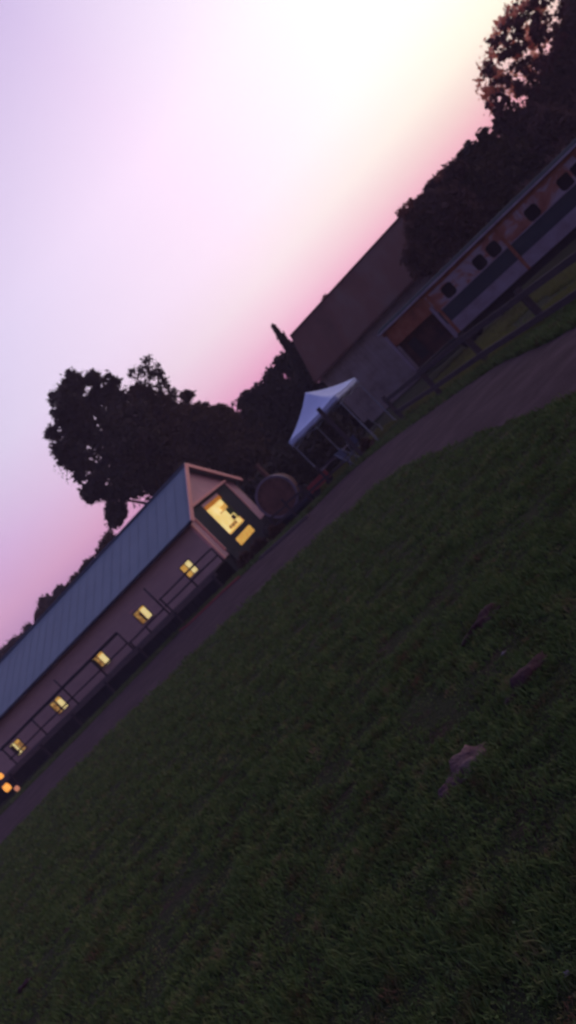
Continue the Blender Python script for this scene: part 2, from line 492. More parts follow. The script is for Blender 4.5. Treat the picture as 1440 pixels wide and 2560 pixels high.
# rough grass between the road and the buildings, longer and yellower round the fence
fl = [(p.x, p.y) for p in fe]
pts = []; hs = []; ws = []
for _ in range(42000):
    i = random.randrange(10, len(fl) - 20)
    t = random.random()
    x = fl[i][0] * (1 - t) + fl[i + 1][0] * t; y = fl[i][1] * (1 - t) + fl[i + 1][1] * t
    dx, dy = fl[i + 1][0] - fl[i][0], fl[i + 1][1] - fl[i][1]
    l = math.hypot(dx, dy) or 1
    o = abs(random.gauss(0, 1.3)) - .1
    px, py = x - dy / l * o, y + dx / l * o
    pts.append((px, py, terrain(px, py) - .01)); hs.append(random.uniform(.06, .2) * (1.2 if o < .6 else .9)); ws.append(random.uniform(.02, .05))
tag(grass_obj('verge_grass', np.array(pts), np.array(hs), np.array(ws), M['grass'], .6), kind='stuff')
pts = []; hs = []; ws = []
for _ in range(60000):
    y = random.uniform(9, 33); x = 6.7 + (random.random() ** 1.3) * (2.0 + (y - 9) * .22) - (y - 20) * .05
    if noise.noise(Vector((x * .5, y * .35, 1))) < -.25: continue
    pts.append((x, y, terrain(x, y) - .01)); hs.append(random.uniform(.06, .22)); ws.append(random.uniform(.015, .04))
for _ in range(9000):  # sunlit patch by the tent, put in as yellower blades
    x = random.uniform(1.6, 6.0); y = random.uniform(33.6, 41)
    if noise.noise(Vector((x * .6, y * .4, 3))) < -.1: continue
    pts.append((x, y, -.01)); hs.append(random.uniform(.06, .2)); ws.append(random.uniform(.03, .06))
tag(grass_obj('field_grass', np.array(pts), np.array(hs), np.array(ws), M['dry_lit_grass'], .5), kind='stuff')

# ------------------------------------------------------------------ trees
def leaves(name, blobs, n, size, m, parent, origin, dens=1.0, core=.35, sub=14, spread=.34):
    """blobs: (Vector centre, radius). Leaves gather in small clumps on each blob."""
    n = int(n * 1.35); size = size * .86
    rs = np.array([b[1] for b in blobs]); wgt = rs ** 2 / (rs ** 2).sum()
    C = []; S = []
    for (c, r), f in zip(blobs, wgt):
        k = max(40, int(n * f))
        c = np.array(c)
        ns = max(6, int(sub * dens))
        d = rng.normal(size=(ns, 3)); d /= np.linalg.norm(d, axis=1)[:, None]
        sc = c + d * (r * rng.uniform(.45, .88, ns))[:, None]
        pick = rng.integers(0, ns, k)
        C.append(sc[pick] + rng.normal(size=(k, 3)) * r * spread * .55)
        S.append(np.full(k, size) * rng.uniform(.55, 1.35, k))
        kf = k // 9
        d = rng.normal(size=(kf, 3)); d /= np.linalg.norm(d, axis=1)[:, None]
        C.append(c + d * (r * rng.uniform(.8, 1.16, kf))[:, None]); S.append(np.full(kf, size * .6) * rng.uniform(.5, 1.2, kf))
        kc = int(k * core)
        if kc:
            d = rng.normal(size=(kc, 3)); d /= np.linalg.norm(d, axis=1)[:, None]
            C.append(c + d * (r * .62 * rng.uniform(0, 1, kc) ** .4)[:, None])
            S.append(np.full(kc, size * 1.7) * rng.uniform(.7, 1.3, kc))
    C = np.concatenate(C); S = np.concatenate(S); k = len(C)
    a = rng.normal(size=(k, 3)); a /= np.linalg.norm(a, axis=1)[:, None]
    b = rng.normal(size=(k, 3)); b -= a * (a * b).sum(1)[:, None]; b /= np.linalg.norm(b, axis=1)[:, None]
    V = np.empty((k, 4, 3), np.float32)
    V[:, 0] = C - a * S[:, None]; V[:, 1] = C + b * S[:, None] * .55
    V[:, 2] = C + a * S[:, None]; V[:, 3] = C - b * S[:, None] * .55
    V -= np.array(origin, np.float32)
    me = bpy.data.meshes.new(name)
    me.vertices.add(k * 4); me.vertices.foreach_set('co', V.ravel())
    me.loops.add(k * 4); me.loops.foreach_set('vertex_index', np.arange(k * 4, dtype=np.int32))
    me.polygons.add(k)
    me.polygons.foreach_set('loop_start', np.arange(0, k * 4, 4, dtype=np.int32))
    me.polygons.foreach_set('loop_total', np.full(k, 4, np.int32))
    me.update(calc_edges=True)
    me.materials.append(m)
    return link(name, me, parent)
def tree(name, label, Y, blobs, base_px, n, size, m, cat='tree', group=None, core=.35, sub=14, spread=.34, tr=.3, wisp=None, thick=1.0):
    bl = []
    for q in blobs:
        px, py, r = q[:3]
        rr = r * Y / FPX
        bl.append((at(px, py, Y + (q[3] if len(q) > 3 else random.uniform(-.8, .8) * rr)), rr))
    bp = at(base_px[0], base_px[1], Y)
    base = Vector((bp.x, Y, terrain(bp.x, Y)))
    root = thing(name, label, cat, base, 0, group)
    top = max(bl, key=lambda b: b[0].z)[0]
    ctr = sum((b[0] for b in bl), Vector()) / len(bl)
    lean = Vector((base.x * .45 + ctr.x * .55, (Y + ctr.y) / 2, base.z + (ctr.z - base.z) * .75))
    t = MB()
    pts = [base + Vector((0, 0, -.15)), base.lerp(lean, .3) + Vector((.12, 0, 0)), base.lerp(lean, .7) + Vector((-.1, .1, 0)), lean, ctr.lerp(top, .4)]
    t.tube([p - base for p in pts], [tr * 1.35, tr, tr * .8, tr * .6, tr * .2], 8)
    for c, r in bl:
        s = base.lerp(lean, random.uniform(.55, 1.0)); e = c + Vector((random.uniform(-.3, .3), 0, .25)) * r
        mid = s.lerp(e, .5) + Vector((random.uniform(-.1, .1), random.uniform(-.1, .1), .12)) * (e - s).length
        t.tube([s - base, mid - base, e - base], [tr * .34, tr * .2, tr * .06], 5)
        for _ in range(3):
            e2 = c + Vector((random.gauss(0, 1), random.gauss(0, 1), random.gauss(0, 1))).normalized() * r * .95
            t.tube([mid.lerp(e, .4) - base, e2 - base], [tr * .12, tr * .03], 4)
    t.build('trunk', M['bark'], root, smooth=True)
    leaves('crown', bl, n, size, m, root, base, core=core, sub=sub, spread=spread)
    if wisp:
        wb = [(at(px, py, Y + random.uniform(-1, 1)), r * Y / FPX) for px, py, r in wisp[0]]
        leaves('outer_leaves', wb, wisp[1], wisp[2], wisp[3], root, base, core=0, sub=wisp[4] if len(wisp) > 4 else 9, spread=.3)
    return root

# the big tree over the long building
tree('shade_tree', 'tall dark round-crowned tree rising highest behind the long blue-roofed building', 58,
     [(187, 958, 36), (232, 944, 24), (146, 992, 26), (178, 1015, 46), (132, 1084, 23), (160, 1050, 26), (205, 1090, 52), (150, 1125, 26), (190, 1160, 48),
      (240, 1205, 44), (225, 1235, 26), (262, 1232, 30), (255, 1010, 52), (310, 1050, 70), (290, 1130, 72), (320, 1200, 70), (290, 1275, 30), (285, 1300, 24), (275, 960, 25), (350, 1120, 70)],
     (470, 1290), 17000, .23, M['leaf_dark'], core=.08, sub=15, spread=.27, tr=.42)
tree('broadleaf_tree', 'dark tree with a thin feathery top behind the gable of the long building', 62,
     [(345, 985, 34), (372, 1030, 60), (420, 1040, 52), (455, 1060, 60), (410, 1110, 80), (470, 1110, 70), (400, 1180, 70), (468, 990, 16)],
     (560, 1230), 17000, .24, M['leaf_olive'], core=.45, tr=.35, wisp=([(372, 925, 34), (335, 935, 18), (395, 950, 30), (412, 975, 24), (472, 985, 18), (440, 985, 16), (360, 960, 26)], 900, .17, M['leaf_dark'], 12))
tree('broadleaf_tree', 'low dark spreading tree between the gable roof and the round boiler', 56,
     [(500, 1050, 36), (540, 1060, 44), (580, 1075, 50), (545, 1120, 66), (600, 1120, 66), (500, 1160, 60), (570, 1170, 60), (630, 1160, 52), (520, 1030, 16), (560, 1030, 18)],
     (650, 1260), 15000, .22, M['leaf_olive'], core=.5, tr=.28, wisp=([(536, 1022, 12), (575, 1020, 14), (600, 1012, 12), (510, 1012, 14)], 350, .15, M['leaf_dark'], 8))
tree('broadleaf_tree', 'dense dark tree closing the gap between the boiler and the white tent', 58.5,
     [(625, 1015, 34), (660, 985, 34), (690, 955, 34), (705, 910, 26), (640, 1060, 50), (700, 1020, 60), (740, 970, 30), (690, 1090, 60), (740, 1060, 60), (660, 1130, 50), (720, 1130, 50), (780, 1040, 40), (730, 915, 26), (755, 950, 26), (785, 985, 40), (820, 1030, 40)],
     (790, 1200), 16000, .22, M['leaf_dark'], core=.5, tr=.3, wisp=([(628, 980, 12), (610, 990, 12), (665, 940, 12)], 300, .15, M['leaf_dark'], 8))
# spire of a small conifer at the barn's end
bp = at(690, 900, 60)
cr = thing('conifer_tree', 'slim pointed conifer sticking up at the left end of the barn roof', 'tree', (bp.x, 60, 0))
tp = at(683, 815, 60)
t = MB(); t.tube([(0, 0, -.1), (.03, 0, tp.z * .5), (tp.x - bp.x, 0, tp.z)], [.16, .1, .02], 6); t.build('trunk', M['bark'], cr)
bl = []
for k in range(70):
    f = k / 69
    zz = tp.z - f * 5.2
    a = k * 2.4
    rr = (.04 + f * .95) * random.uniform(.3, 1)
    bl.append((Vector((bp.x + (tp.x - bp.x) * (1 - f * .5) + math.cos(a) * rr, 60 + math.sin(a) * rr, zz)), .13 + .2 * f))
leaves('crown', bl, 6500, .11, M['leaf_dark'], cr, Vector((bp.x, 60, 0)), core=.5, sub=8, spread=.6)
# the far row seen above the roof
row = [((275, 1355, 26), (258, 1385, 22)), ((232, 1408, 20), (215, 1425, 18)), ((192, 1452, 18), (175, 1470, 16)), ((150, 1482, 18), (135, 1505, 17)),
       ((112, 1508, 20), (100, 1540, 16)), ((75, 1572, 18), (60, 1590, 12)), ((38, 1605, 17), (20, 1625, 14)), ((2, 1638, 18), (-25, 1668, 22))]
rl = ['far bushy tree tucked under the big tree at the roof ridge', 'second far tree along the roof ridge, left of the bushy one',
      'small rounded far tree a third of the way down the roof ridge', 'far tree with a double top above the middle of the roof ridge',
      'tallest thin far tree standing clear above the roof ridge', 'faint twiggy far tree above the roof ridge, left of the tallest thin one',
      'pale twiggy far tree near the left end of the roof ridge', 'last far tree at the left edge of the photo above the roof']
for k, (bs_, lb) in enumerate(zip(row, rl)):
    Y = 74 + 4 * k
    b2 = list(bs_) + [(bs_[0][0] + 14, bs_[0][1] + 22, 22), (bs_[1][0] + 22, bs_[1][1] + 26, 26)]
    tree('distant_tree', lb, Y, b2, (bs_[0][0] + 130, bs_[0][1] + 130), 2600 if k < 5 else 1300, .24, M['leaf_dark' if k % 2 else 'leaf_olive'], group='far trees behind the long building', core=.25, sub=10, tr=.18)

# undergrowth closing the view at ground level
for lb, Y, u0, u1, vtop in (('dark thicket of bushes behind the boiler and the doorway', 50, -60, 130, -112), ('dark thicket of bushes behind the tent', 46, 110, 235, -112),
                            ('dark thicket behind the right side of the tent', 57.5, 200, 345, -136), ('dark thicket behind the left end of the long building', 66, -1150, -640, -92), ('dark thicket behind the middle of the long building', 64, -700, -60, -96),
                            ('dark thicket behind the right end of the barn and the coach', 60, 520, 1250, -140)):
    bl = []; nb = int((u1 - u0) / 26)
    for k in range(nb + 1):
        u = u0 + (u1 - u0) * k / nb
        ztp = zat0(vtop + random.uniform(-18, 18), Y)
        x = u / FPX * Y
        for q in range(3):
            rr = ztp / 4.2
            bl.append((Vector((x + random.uniform(-.4, .4), Y + random.uniform(-1, 1), rr * .7 + q * (ztp - 1.6 * rr) / 2)), rr * 1.15))
    c = Vector(((u0 + u1) / 2 / FPX * Y, Y, 0))
    th = thing('thicket', lb, 'bushes', c)
    st = MB()
    for b_, r_q in bl[::3]:
        st.tube([Vector((b_.x, b_.y, -.1)) - c, Vector((b_.x + .1, b_.y, b_.z + 1.5)) - c], [.05, .015], 5)
    st.build('stem', M['bark'], th)['kind'] = 'stuff'
    leaves('foliage', bl, int(450 * len(bl)), .24, M['leaf_dark'], th, c, core=.6, sub=10, spread=.4)

# right hand trees
tree('tall_tree', 'tallest tree at the top right corner with a thin crown, its leaves coloured orange for the sky glow', 47,
     [(1300, 325, 55), (1258, 310, 32), (1352, 275, 58), (1405, 175, 60), (1442, 80, 56), (1360, 340, 80), (1420, 260, 80), (1460, 160, 80), (1440, 360, 70), (1480, 20, 90), (1300, 380, 60), (1500, -60, 80)],
     (1560, 520), 19000, .22, M['leaf_mid'], core=.55, tr=.5,
     wisp=([(1225, 210, 36), (1215, 175, 22), (1240, 130, 38), (1250, 80, 30), (1275, 50, 30), (1300, 25, 34), (1265, 165, 46), (1300, 110, 50), (1250, 235, 40), (1330, 55, 44), (1215, 235, 20), (1345, 120, 40), (1350, 10, 30), (1290, 200, 44), (1300, -30, 40)], 1150, .21, M['leaf_glow'], 7))
tt_ = [o for o in COL.objects if o.name == 'tall_tree'][0]
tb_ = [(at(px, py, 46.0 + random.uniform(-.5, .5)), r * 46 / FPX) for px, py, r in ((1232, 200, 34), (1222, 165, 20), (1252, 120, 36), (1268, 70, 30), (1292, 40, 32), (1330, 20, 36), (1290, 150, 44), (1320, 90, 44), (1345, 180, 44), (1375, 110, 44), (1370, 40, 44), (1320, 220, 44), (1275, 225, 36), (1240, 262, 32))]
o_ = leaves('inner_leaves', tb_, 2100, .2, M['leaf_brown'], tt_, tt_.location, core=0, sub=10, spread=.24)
tree('leafy_tree', 'dark leafy tree below the tallest one, above the coach roof', 46,
     [(1172, 395, 26), (1200, 376, 24), (1190, 400, 40), (1225, 370, 40), (1240, 430, 66), (1190, 470, 60), (1290, 440, 70), (1150, 440, 34), (1250, 500, 70), (1330, 420, 70), (1300, 520, 60), (1380, 400, 60)],
     (1420, 640), 15000, .21, M['leaf_olive'], core=.55, tr=.32, wisp=([(1145, 405, 18), (1130, 425, 14), (1175, 372, 16)], 320, .15, M['leaf_dark'], 8))
tree('leafy_tree', 'dark leafy tree whose thin tips reach out over the right end of the barn ridge', 45,
     [(1098, 468, 26), (1138, 428, 28), (1062, 510, 22), (1035, 540, 18), (1090, 480, 30), (1120, 460, 34), (1075, 530, 40), (1130, 530, 60), (1060, 580, 44), (1110, 600, 64), (1170, 560, 64), (1060, 640, 50), (1120, 660, 60), (1040, 560, 24), (1200, 600, 50)],
     (1250, 800), 15000, .21, M['leaf_mid'], core=.55, tr=.3, wisp=([(1000, 530, 14), (1015, 520, 14), (1035, 510, 16), (1060, 495, 16), (1095, 442, 15), (1080, 460, 14), (1110, 432, 10), (1020, 545, 14)], 900, .10, M['leaf_tip'], 12))
tree('leafy_tree', 'dark tree hanging over the right part of the coach roof', 43,
     [(1340, 520, 60), (1400, 460, 70), (1440, 400, 70), (1380, 330, 60), (1270, 570, 46), (1470, 330, 70), (1500, 420, 80)],
     (1560, 640), 10000, .21, M['leaf_mid'], core=.6, tr=.3)
bq = at(812, 742, 66)
pl = thing('tree_top', 'tiny tree tip poking above the barn ridge', 'tree', (bq.x, 66, 0))
MB().tube([(0, 0, -.1), (.05, 0, bq.z * .6), (0, 0, bq.z + .1)], [.15, .1, .02], 6).build('trunk', M['bark'], pl)
leaves('crown', [(bq, .3), (bq + Vector((.25, .1, -.4)), .35), (bq + Vector((-.2, 0, -.5)), .35), (bq + Vector((0, 0, -1.2)), .8)], 500, .11, M['leaf_tip'], pl, Vector((bq.x, 66, 0)), core=.2, sub=6)

# ------------------------------------------------------------------ long building with lit windows
C0 = uvp(-194, 18, 38.0)
BX, BY = C0.x, 38.0
ROT = R(-19.0)                       # local +x runs left along the front wall
bl_root = thing('long_building', 'long mauve building with a blue metal roof and a row of lit windows', 'building', (BX, BY, 0))
ca = math.cos(R(19.0)); sa = math.sin(R(19.0))
def BL(a, b, z):                    # a: left along the front wall, b: back into the building
    return (-ca * a + sa * b, sa * a + ca * b, z)
def bbox(mb, a0, a1, b0, b1, z0, z1):
    vs = [BL(a, b, z) for z in (z0, z1) for a, b in ((a0, b0), (a1, b0), (a1, b1), (a0, b1))]
    return mb.add(vs, [(0, 1, 2, 3), (4, 7, 6, 5), (0, 4, 5, 1), (1, 5, 6, 2), (2, 6, 7, 3), (3, 7, 4, 0)])
def solve_a(u, b=0.0):              # where along the wall the photo's column u falls
    k = u / FPX * math.cos(PITCH)
    # (BX - ca a + sa b) = k (BY + sa a + ca b)
    return (BX + sa * b - k * (BY + ca * b)) / (ca + k * sa)
def solve_b(u, a=0.0):
    k = u / FPX * math.cos(PITCH)
    return (k * (BY + sa * a) - BX + ca * a) / (sa - k * ca)
def zat(v, Y):
    return EYE.z - (v + 75) / FPX * Y
LEN, DEP = 22.5, solve_b(-44)
Z0, ZE = .93, 3.46                   # floor line, eave
ZR = zat(-262, BY + ca * DEP / 2)
print('building depth', DEP, 'ridge', ZR)
wins = []
for u0, u1, v0, v1 in ((-293, -258, -94, -55), (-457, -419, -94, -56), (-612, -574, -86, -48), (-764, -728, -82, -45), (-909, -876, -79, -44), (-1052, -1020, -76, -43), (-1185, -1155, -74, -42)):
    a1 = solve_a(u0); a0 = solve_a(u1); Yc = BY + sa * (a0 + a1) / 2
    wins.append((a0, a1, zat(v1, Yc), zat(v0, Yc)))
# front wall built round its openings
f = MB(); prev = 0.0
for a0, a1, z0, z1 in wins:
    bbox(f, prev, a0, 0, .14, Z0, ZE)
    bbox(f, a0, a1, 0, .14, Z0, z0); bbox(f, a0, a1, 0, .14, z1, ZE)
    prev = a1
bbox(f, prev, LEN, 0, .14, Z0, ZE)
bbox(f, 0, LEN, DEP - .14, DEP, Z0, ZE)
f.build('wall', M['siding'], bl_root)
# right gable wall round its glazed opening
gb0, gb1 = solve_b(-144), solve_b(-91)
sb0, sb1 = solve_b(-178), solve_b(-64)
gz1 = zat(-163, BY + ca * (gb0 + gb1) / 2); gz0 = zat(-24, BY + ca * (gb0 + gb1) / 2)
gm = zat(-62, BY + ca * (gb0 + gb1) / 2); gm2 = zat(-46, BY + ca * (gb0 + gb1) / 2)
stop = zat(-170, BY + ca * (sb0 + sb1) / 2)
print('door', gb0, gb1, gz0, gz1, 'panel', sb0, sb1, stop)
e = MB()
bbox(e, .0, .14, .14, gb0, Z0, ZE); bbox(e, 0, .14, gb1, DEP - .14, Z0, ZE)
bbox(e, 0, .14, gb0, gb1, gz1, max(ZE, gz1 + .05))
tri = [BL(.0, 0, ZE), BL(.0, DEP, ZE), BL(.0, DEP / 2, ZR - .08), BL(.14, 0, ZE), BL(.14, DEP, ZE), BL(.14, DEP / 2, ZR - .08)]
e.add(tri, [(0, 1, 2), (3, 5, 4), (0, 3, 4, 1), (1, 4, 5, 2), (2, 5, 3, 0)])
e.build('gable_wall', M['gable_siding_lit'], bl_root)
tri2 = MB()
bbox(tri2, LEN - .14, LEN, .14, DEP - .14, Z0, ZE)
tri2.add([BL(LEN - .14, 0, ZE), BL(LEN - .14, DEP, ZE), BL(LEN - .14, DEP / 2, ZR - .08), BL(LEN, 0, ZE), BL(LEN, DEP, ZE), BL(LEN, DEP / 2, ZR - .08)],
         [(0, 1, 2), (3, 5, 4), (0, 3, 4, 1), (1, 4, 5, 2), (2, 5, 3, 0)])
tri2.build('end_wall', M['gable_siding_lit'], bl_root)
fl_ = MB(); bbox(fl_, .14, LEN - .14, .14, DEP - .14, Z0 - .1, Z0 + .02); fl_.build('floor', M['deck_wood'], bl_root)
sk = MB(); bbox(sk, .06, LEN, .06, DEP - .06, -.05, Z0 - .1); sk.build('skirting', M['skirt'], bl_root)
# roof: two slabs with standing seams
OV = .34
slope = (ZR - ZE) / (DEP / 2)
rf = MB()
for sgn in (0, 1):
    def RB(a, b, dz):
        bb = b if sgn == 0 else DEP - b
        return BL(a, bb, ZE + b * slope + dz)
    vs = [RB(a, b, dz) for dz in (.0, .09) for a, b in ((-OV, -OV), (LEN + OV, -OV), (LEN + OV, DEP / 2), (-OV, DEP / 2))]
    rf.add(vs, [(0, 1, 2, 3), (4, 7, 6, 5), (0, 4, 5, 1), (1, 5, 6, 2), (2, 6, 7, 3), (3, 7, 4, 0)])
roof = rf.build('roof', M['metal_roof'], bl_root)
sm = MB(); a = -OV + .2
while a < LEN + OV:
    p = BL(a, -OV, ZE - OV * slope + .105); q = BL(a, DEP / 2, ZR + .105)
    sm.beam(p, q, .03, .004); a += .75
so = sm.build('seam', M['metal_roof'], roof); so['kind'] = 'stuff'
cp = MB(); cp.beam(BL(-OV, DEP / 2, ZR + .12), BL(LEN + OV, DEP / 2, ZR + .12), .3, .05); cp.build('ridge_cap', M['seam'], roof)
gt = MB(); gt.beam(BL(-OV + .02, -OV - .06, ZE - OV * slope + .0), BL(LEN + OV, -OV - .06, ZE - OV * slope), .12, .13); gt.build('gutter', M['gutter'], roof)
for b0, b1, nm in ((-OV - .02, DEP / 2, 'rake_board'), (DEP + OV + .02, DEP / 2, 'rake_board')):
    z0 = ZE - (OV + .02) * slope
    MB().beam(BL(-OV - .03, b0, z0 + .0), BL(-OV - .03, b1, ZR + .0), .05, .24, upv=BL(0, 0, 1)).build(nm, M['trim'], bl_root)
# corner boards
MB().add(*[[], []]) if False else None
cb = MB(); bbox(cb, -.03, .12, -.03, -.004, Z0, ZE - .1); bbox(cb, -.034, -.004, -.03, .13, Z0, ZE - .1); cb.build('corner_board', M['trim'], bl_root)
# dark boarded screen round the lit doorway
scr = MB()
bbox(scr, -.05, -.006, sb0, gb0, .12, stop); bbox(scr, -.05, -.006, gb1, sb1, .12, stop)
bbox(scr, -.05, -.006, gb0, gb1, gz1, stop); bbox(scr, -.05, -.006, gb0, gb1, .12, gz0); 
scr.build('porch_screen', M['dark_green'], bl_root)
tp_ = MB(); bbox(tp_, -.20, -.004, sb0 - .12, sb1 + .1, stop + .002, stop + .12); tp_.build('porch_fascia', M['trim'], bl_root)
for b0, b1, z0 in ((sb0 - .1, sb0 - .004, 1.2), (sb1 + .004, sb1 + .1, 1.75)):
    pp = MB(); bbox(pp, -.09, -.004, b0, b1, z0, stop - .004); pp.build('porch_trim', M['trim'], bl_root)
# the doorway: lit room seen through it
dr = MB(); bbox(dr, .07, .10, gb0 - .03, gb1 + .03, gz0 - .02, gz1 + .02); room = dr.build('lit_room', M['room_wall'], bl_root)
wdt = gb1 - gb0
def rp_(name, b0, b1, z0, z1, m, a0=.03, a1=.066):  # cupboard, shelves, table and counter glow in place of room light
    q = MB(); bbox(q, a0, a1, gb0 + wdt * b0, gb0 + wdt * b1, gz0 + (gz1 - gz0) * z0, gz0 + (gz1 - gz0) * z1)
    return q.build(name, m, room)
rp_('cupboard', -.02, 1.02, .865, 1.02, M['room_orange'])
rp_('shelf', .62, 1.0, .66, .76, M['win_orange'])
rp_('shelf', .45, 1.0, .655, .675, M['win_amber'], .02, .066)
rp_('plant', .74, .95, .52, .68, M['room_plant'])
rp_('table', .30, .72, .33, .40, M['win_amber'])
rp_('chair', .66, .84, .41, .50, M['room_dark'], .012, .026)
rp_('curtain', .90, 1.0, .40, .86, M['room_plant'], .0, .01)
rp_('counter', -.05, 1.05, .28, .305, M['win_orange'])
dfm = MB()
bbox(dfm, -.045, .06, gb0, gb1, gm2, gm)
bbox(dfm, -.04, .06, gb0, gb0 + .05, gz0, gm2 - .003); bbox(dfm, -.04, .06, gb1 - .05, gb1, gz0, gm2 - .003)
dfm.build('door_rail', M['dark_green'], bl_root)
lp = MB(); bbox(lp, -.02, .02, gb0 + .055, gb1 - .055, gz0 + .01, gm2 - .006); lp.build('door_panel', M['win_orange'], bl_root)
mu = MB()
mu_b = gb0 + wdt * .52
bbox(mu, -.03, .0, gb0, gb0 + .06, gm + .003, gz1)
mu.build('door_frame', M['win_frame'], bl_root)
mu = MB(); bbox(mu, -.03, .0, gb1 - .06, gb1, gm + .003, gz1); mu.build('door_frame', M['win_frame'], bl_root)
# windows of the front wall
for k, (a0, a1, z0, z1) in enumerate(wins):
    fr = MB(); t_ = .045
    bbox(fr, a0, a0 + t_, -.03, .10, z0, z1); bbox(fr, a1 - t_, a1, -.03, .10, z0, z1)
    bbox(fr, a0 + t_, a1 - t_, -.03, .10, z0, z0 + t_); bbox(fr, a0 + t_, a1 - t_, -.03, .10, z1 - t_, z1)
    am = (a0 + a1) / 2
    bbox(fr, am - .009, am + .009, -.01, .08, z0 + t_, z1 - t_)
    if k == 0:
        zm = (z0 + z1) / 2
        bbox(fr, a0 + t_, am - .017, -.01, .07, zm - .015, zm + .015); bbox(fr, am + .017, a1 - t_, -.01, .07, zm - .015, zm + .015)
    wf = fr.build('window', M['win_frame'], bl_root)
    # right pane (small a) and left pane
    if k == 0:   mr_, ml_ = M['win_bright'], M['win_orange']
    elif k == 4: mr_, ml_ = M['win_amber'], M['win_bright']
    else:        mr_, ml_ = M['win_bright'], M['win_amber']
    p1 = MB(); bbox(p1, a0 + t_, am - .018, .03, .05, z0 + t_, z1 - t_); p1.build('pane', mr_, wf)
    p2 = MB(); bbox(p2, am + .018, a1 - t_, .03, .05, z0 + t_, z1 - t_); p2.build('pane', ml_, wf)
    if k:
        ha = (am - .02) - (a0 + t_)
        fr_ = (.0, .30, .45, .22, .55, .3, .4)[k]
        q = MB()
        if k % 2: bbox(q, am + .03, am + .03 + ha * fr_, .012, .026, z0 + t_ + .02, z1 - t_ - .15 * (k % 3))
        else: bbox(q, a1 - t_ - ha * fr_, a1 - t_ - .005, .012, .026, z0 + t_ + .02, z1 - t_ - .02)
        q.build('curtain', M['room_dark'], wf)
        q = MB(); bbox(q, a0 + t_ + .005, am - .022, .012, .026, z1 - t_ - .05 - .03 * k, z1 - t_ - .004); q.build('blind', M['win_orange'], wf)
    if k in (2, 4, 1):
        sl = MB(); bbox(sl, a1 - .28, a1 + .02, -.05, -.032, z1 + .10, z1 + .16); sl.build('lit_slit', M['trim'], wf)  # pale strip in place of a lit slit of the window
    sill = MB(); bbox(sill, a0 - .04, a1 + .04, -.07, -.002, z0 - .05, z0 - .004); sill.build('sill', M['siding'], wf)

# deck along the front
dk = thing('timber_deck', 'raised timber deck running along the front of the long building', 'deck', (BX, BY, 0))
DW = 1.5
for k in range(10):
    b = -.012 - (k + 1) * DW / 10
    q = MB(); bbox(q, .15, LEN, b + .006, b + DW / 10 - .006, Z0 - .055 + random.uniform(-.004, .004), Z0 - .012)
    q.build('plank', M['deck_wood'], dk)
q = MB(); bbox(q, .15, LEN, -DW - .02, -DW + .03, Z0 - .26, Z0 - .06); q.build('rim_joist', M['deck_wood'], dk)
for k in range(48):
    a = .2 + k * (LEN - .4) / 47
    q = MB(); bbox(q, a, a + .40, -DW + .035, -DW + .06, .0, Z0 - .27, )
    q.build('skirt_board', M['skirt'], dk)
for k in range(9):
    a = .3 + k * (LEN - .6) / 8
    q = MB(); bbox(q, a, a + .1, -DW - .12, -DW - .022, -.05, Z0 - .1); q.build('deck_post', M['fence_wood'], dk)

def railing(name, label, us, zs, posts, tall, group):
    """pipes standing on the deck's outer edge: us = (right, left) columns, zs = rail heights"""
    b = -DW + .02
    a0, a1 = solve_a(us[0], b), solve_a(us[1], b)
    root = thing(name, label, 'railing', Vector((BX, BY, 0)) + Vector(BL(a0, b, Z0 - .012)), 0, group)
    o = Vector(BL(a0, b, Z0 - .012))
    for z in zs:
        pts = [Vector(BL(a, b, z + .008 * math.sin(a * 2))) - o for a in np.linspace(a0, a1, 8)]
        MB().tube(pts, .042, 8).build('rail', M['pipe'], root, smooth=True)
    for u in posts:
        a = solve_a(u, b)
        MB().tube([Vector(BL(a, b, Z0 - .012)) - o, Vector(BL(a, b, max(zs) + (tall if u in tall_posts else 0))) - o], .045, 8).build('post', M['pipe'], root, smooth=True)
    return root
tall_posts = {-390, -710}
railing('pipe_railing', 'dark two-bar pipe railing crossing the first lit window near the gable', (-200, -384), (1.74, 1.32), (-200, -292, -380), 0, 'pipe railings along the deck')
railing('pipe_railing', 'lower pipe railing in front of the second lit window, with a tall post', (-390, -512), (1.30,), (-390, -455, -510), 1.35, 'pipe railings along the deck')
railing('pipe_railing', 'higher pipe railing running left past the third and fourth lit windows', (-516, -930), (2.10, 2.02, 1.36), (-516, -610, -710, -820, -925), .55, 'pipe railings along the deck')

# glowing lamps at the left edge
def lantern(label, u, v, Y, m, s, standing):
    p = uvp(u, v, Y)
    root = thing('lantern', label, 'lantern', (p.x, Y, standing), 0, 'orange lanterns by the left end of the deck')
    h = max(p.z - standing, s * .6)
    st = MB(); st.tube([(0, 0, 0), (0, 0, h - s * .5)], .03, 6); st.box((-.12, -.12, 0), (.12, .12, .03)); st.build('stand', M['black_metal'], root)
    gl = MB(); gl.tube([(0, 0, h - s * .45), (0, 0, h - s * .2), (0, 0, h + s * .25), (0, 0, h + s * .45)], [s * .34, s * .42, s * .40, s * .30], 6); gl.build('shade', m, root)
    ca_ = MB(); ca_.tube([(0, 0, h + s * .46), (0, 0, h + s * .62)], [s * .34, s * .05], 8); ca_.build('cap', M['black_metal'], root)
    return root
yl = 41.0
lantern('orange glowing lantern highest on the deck at the left edge of the photo', -975, -40, yl, M['lamp_glow'], .32, Z0 - .012)
lantern('brightest orange lantern on a short stand below the deck at the left edge', -984, -10, yl - 1.6, M['lamp_glow'], .42, 0.0)
lantern('dim pinkish lantern near the ground beside the brightest orange one', -968, 10, yl - 2.4, M['lamp_dim'], .28, 0.0)

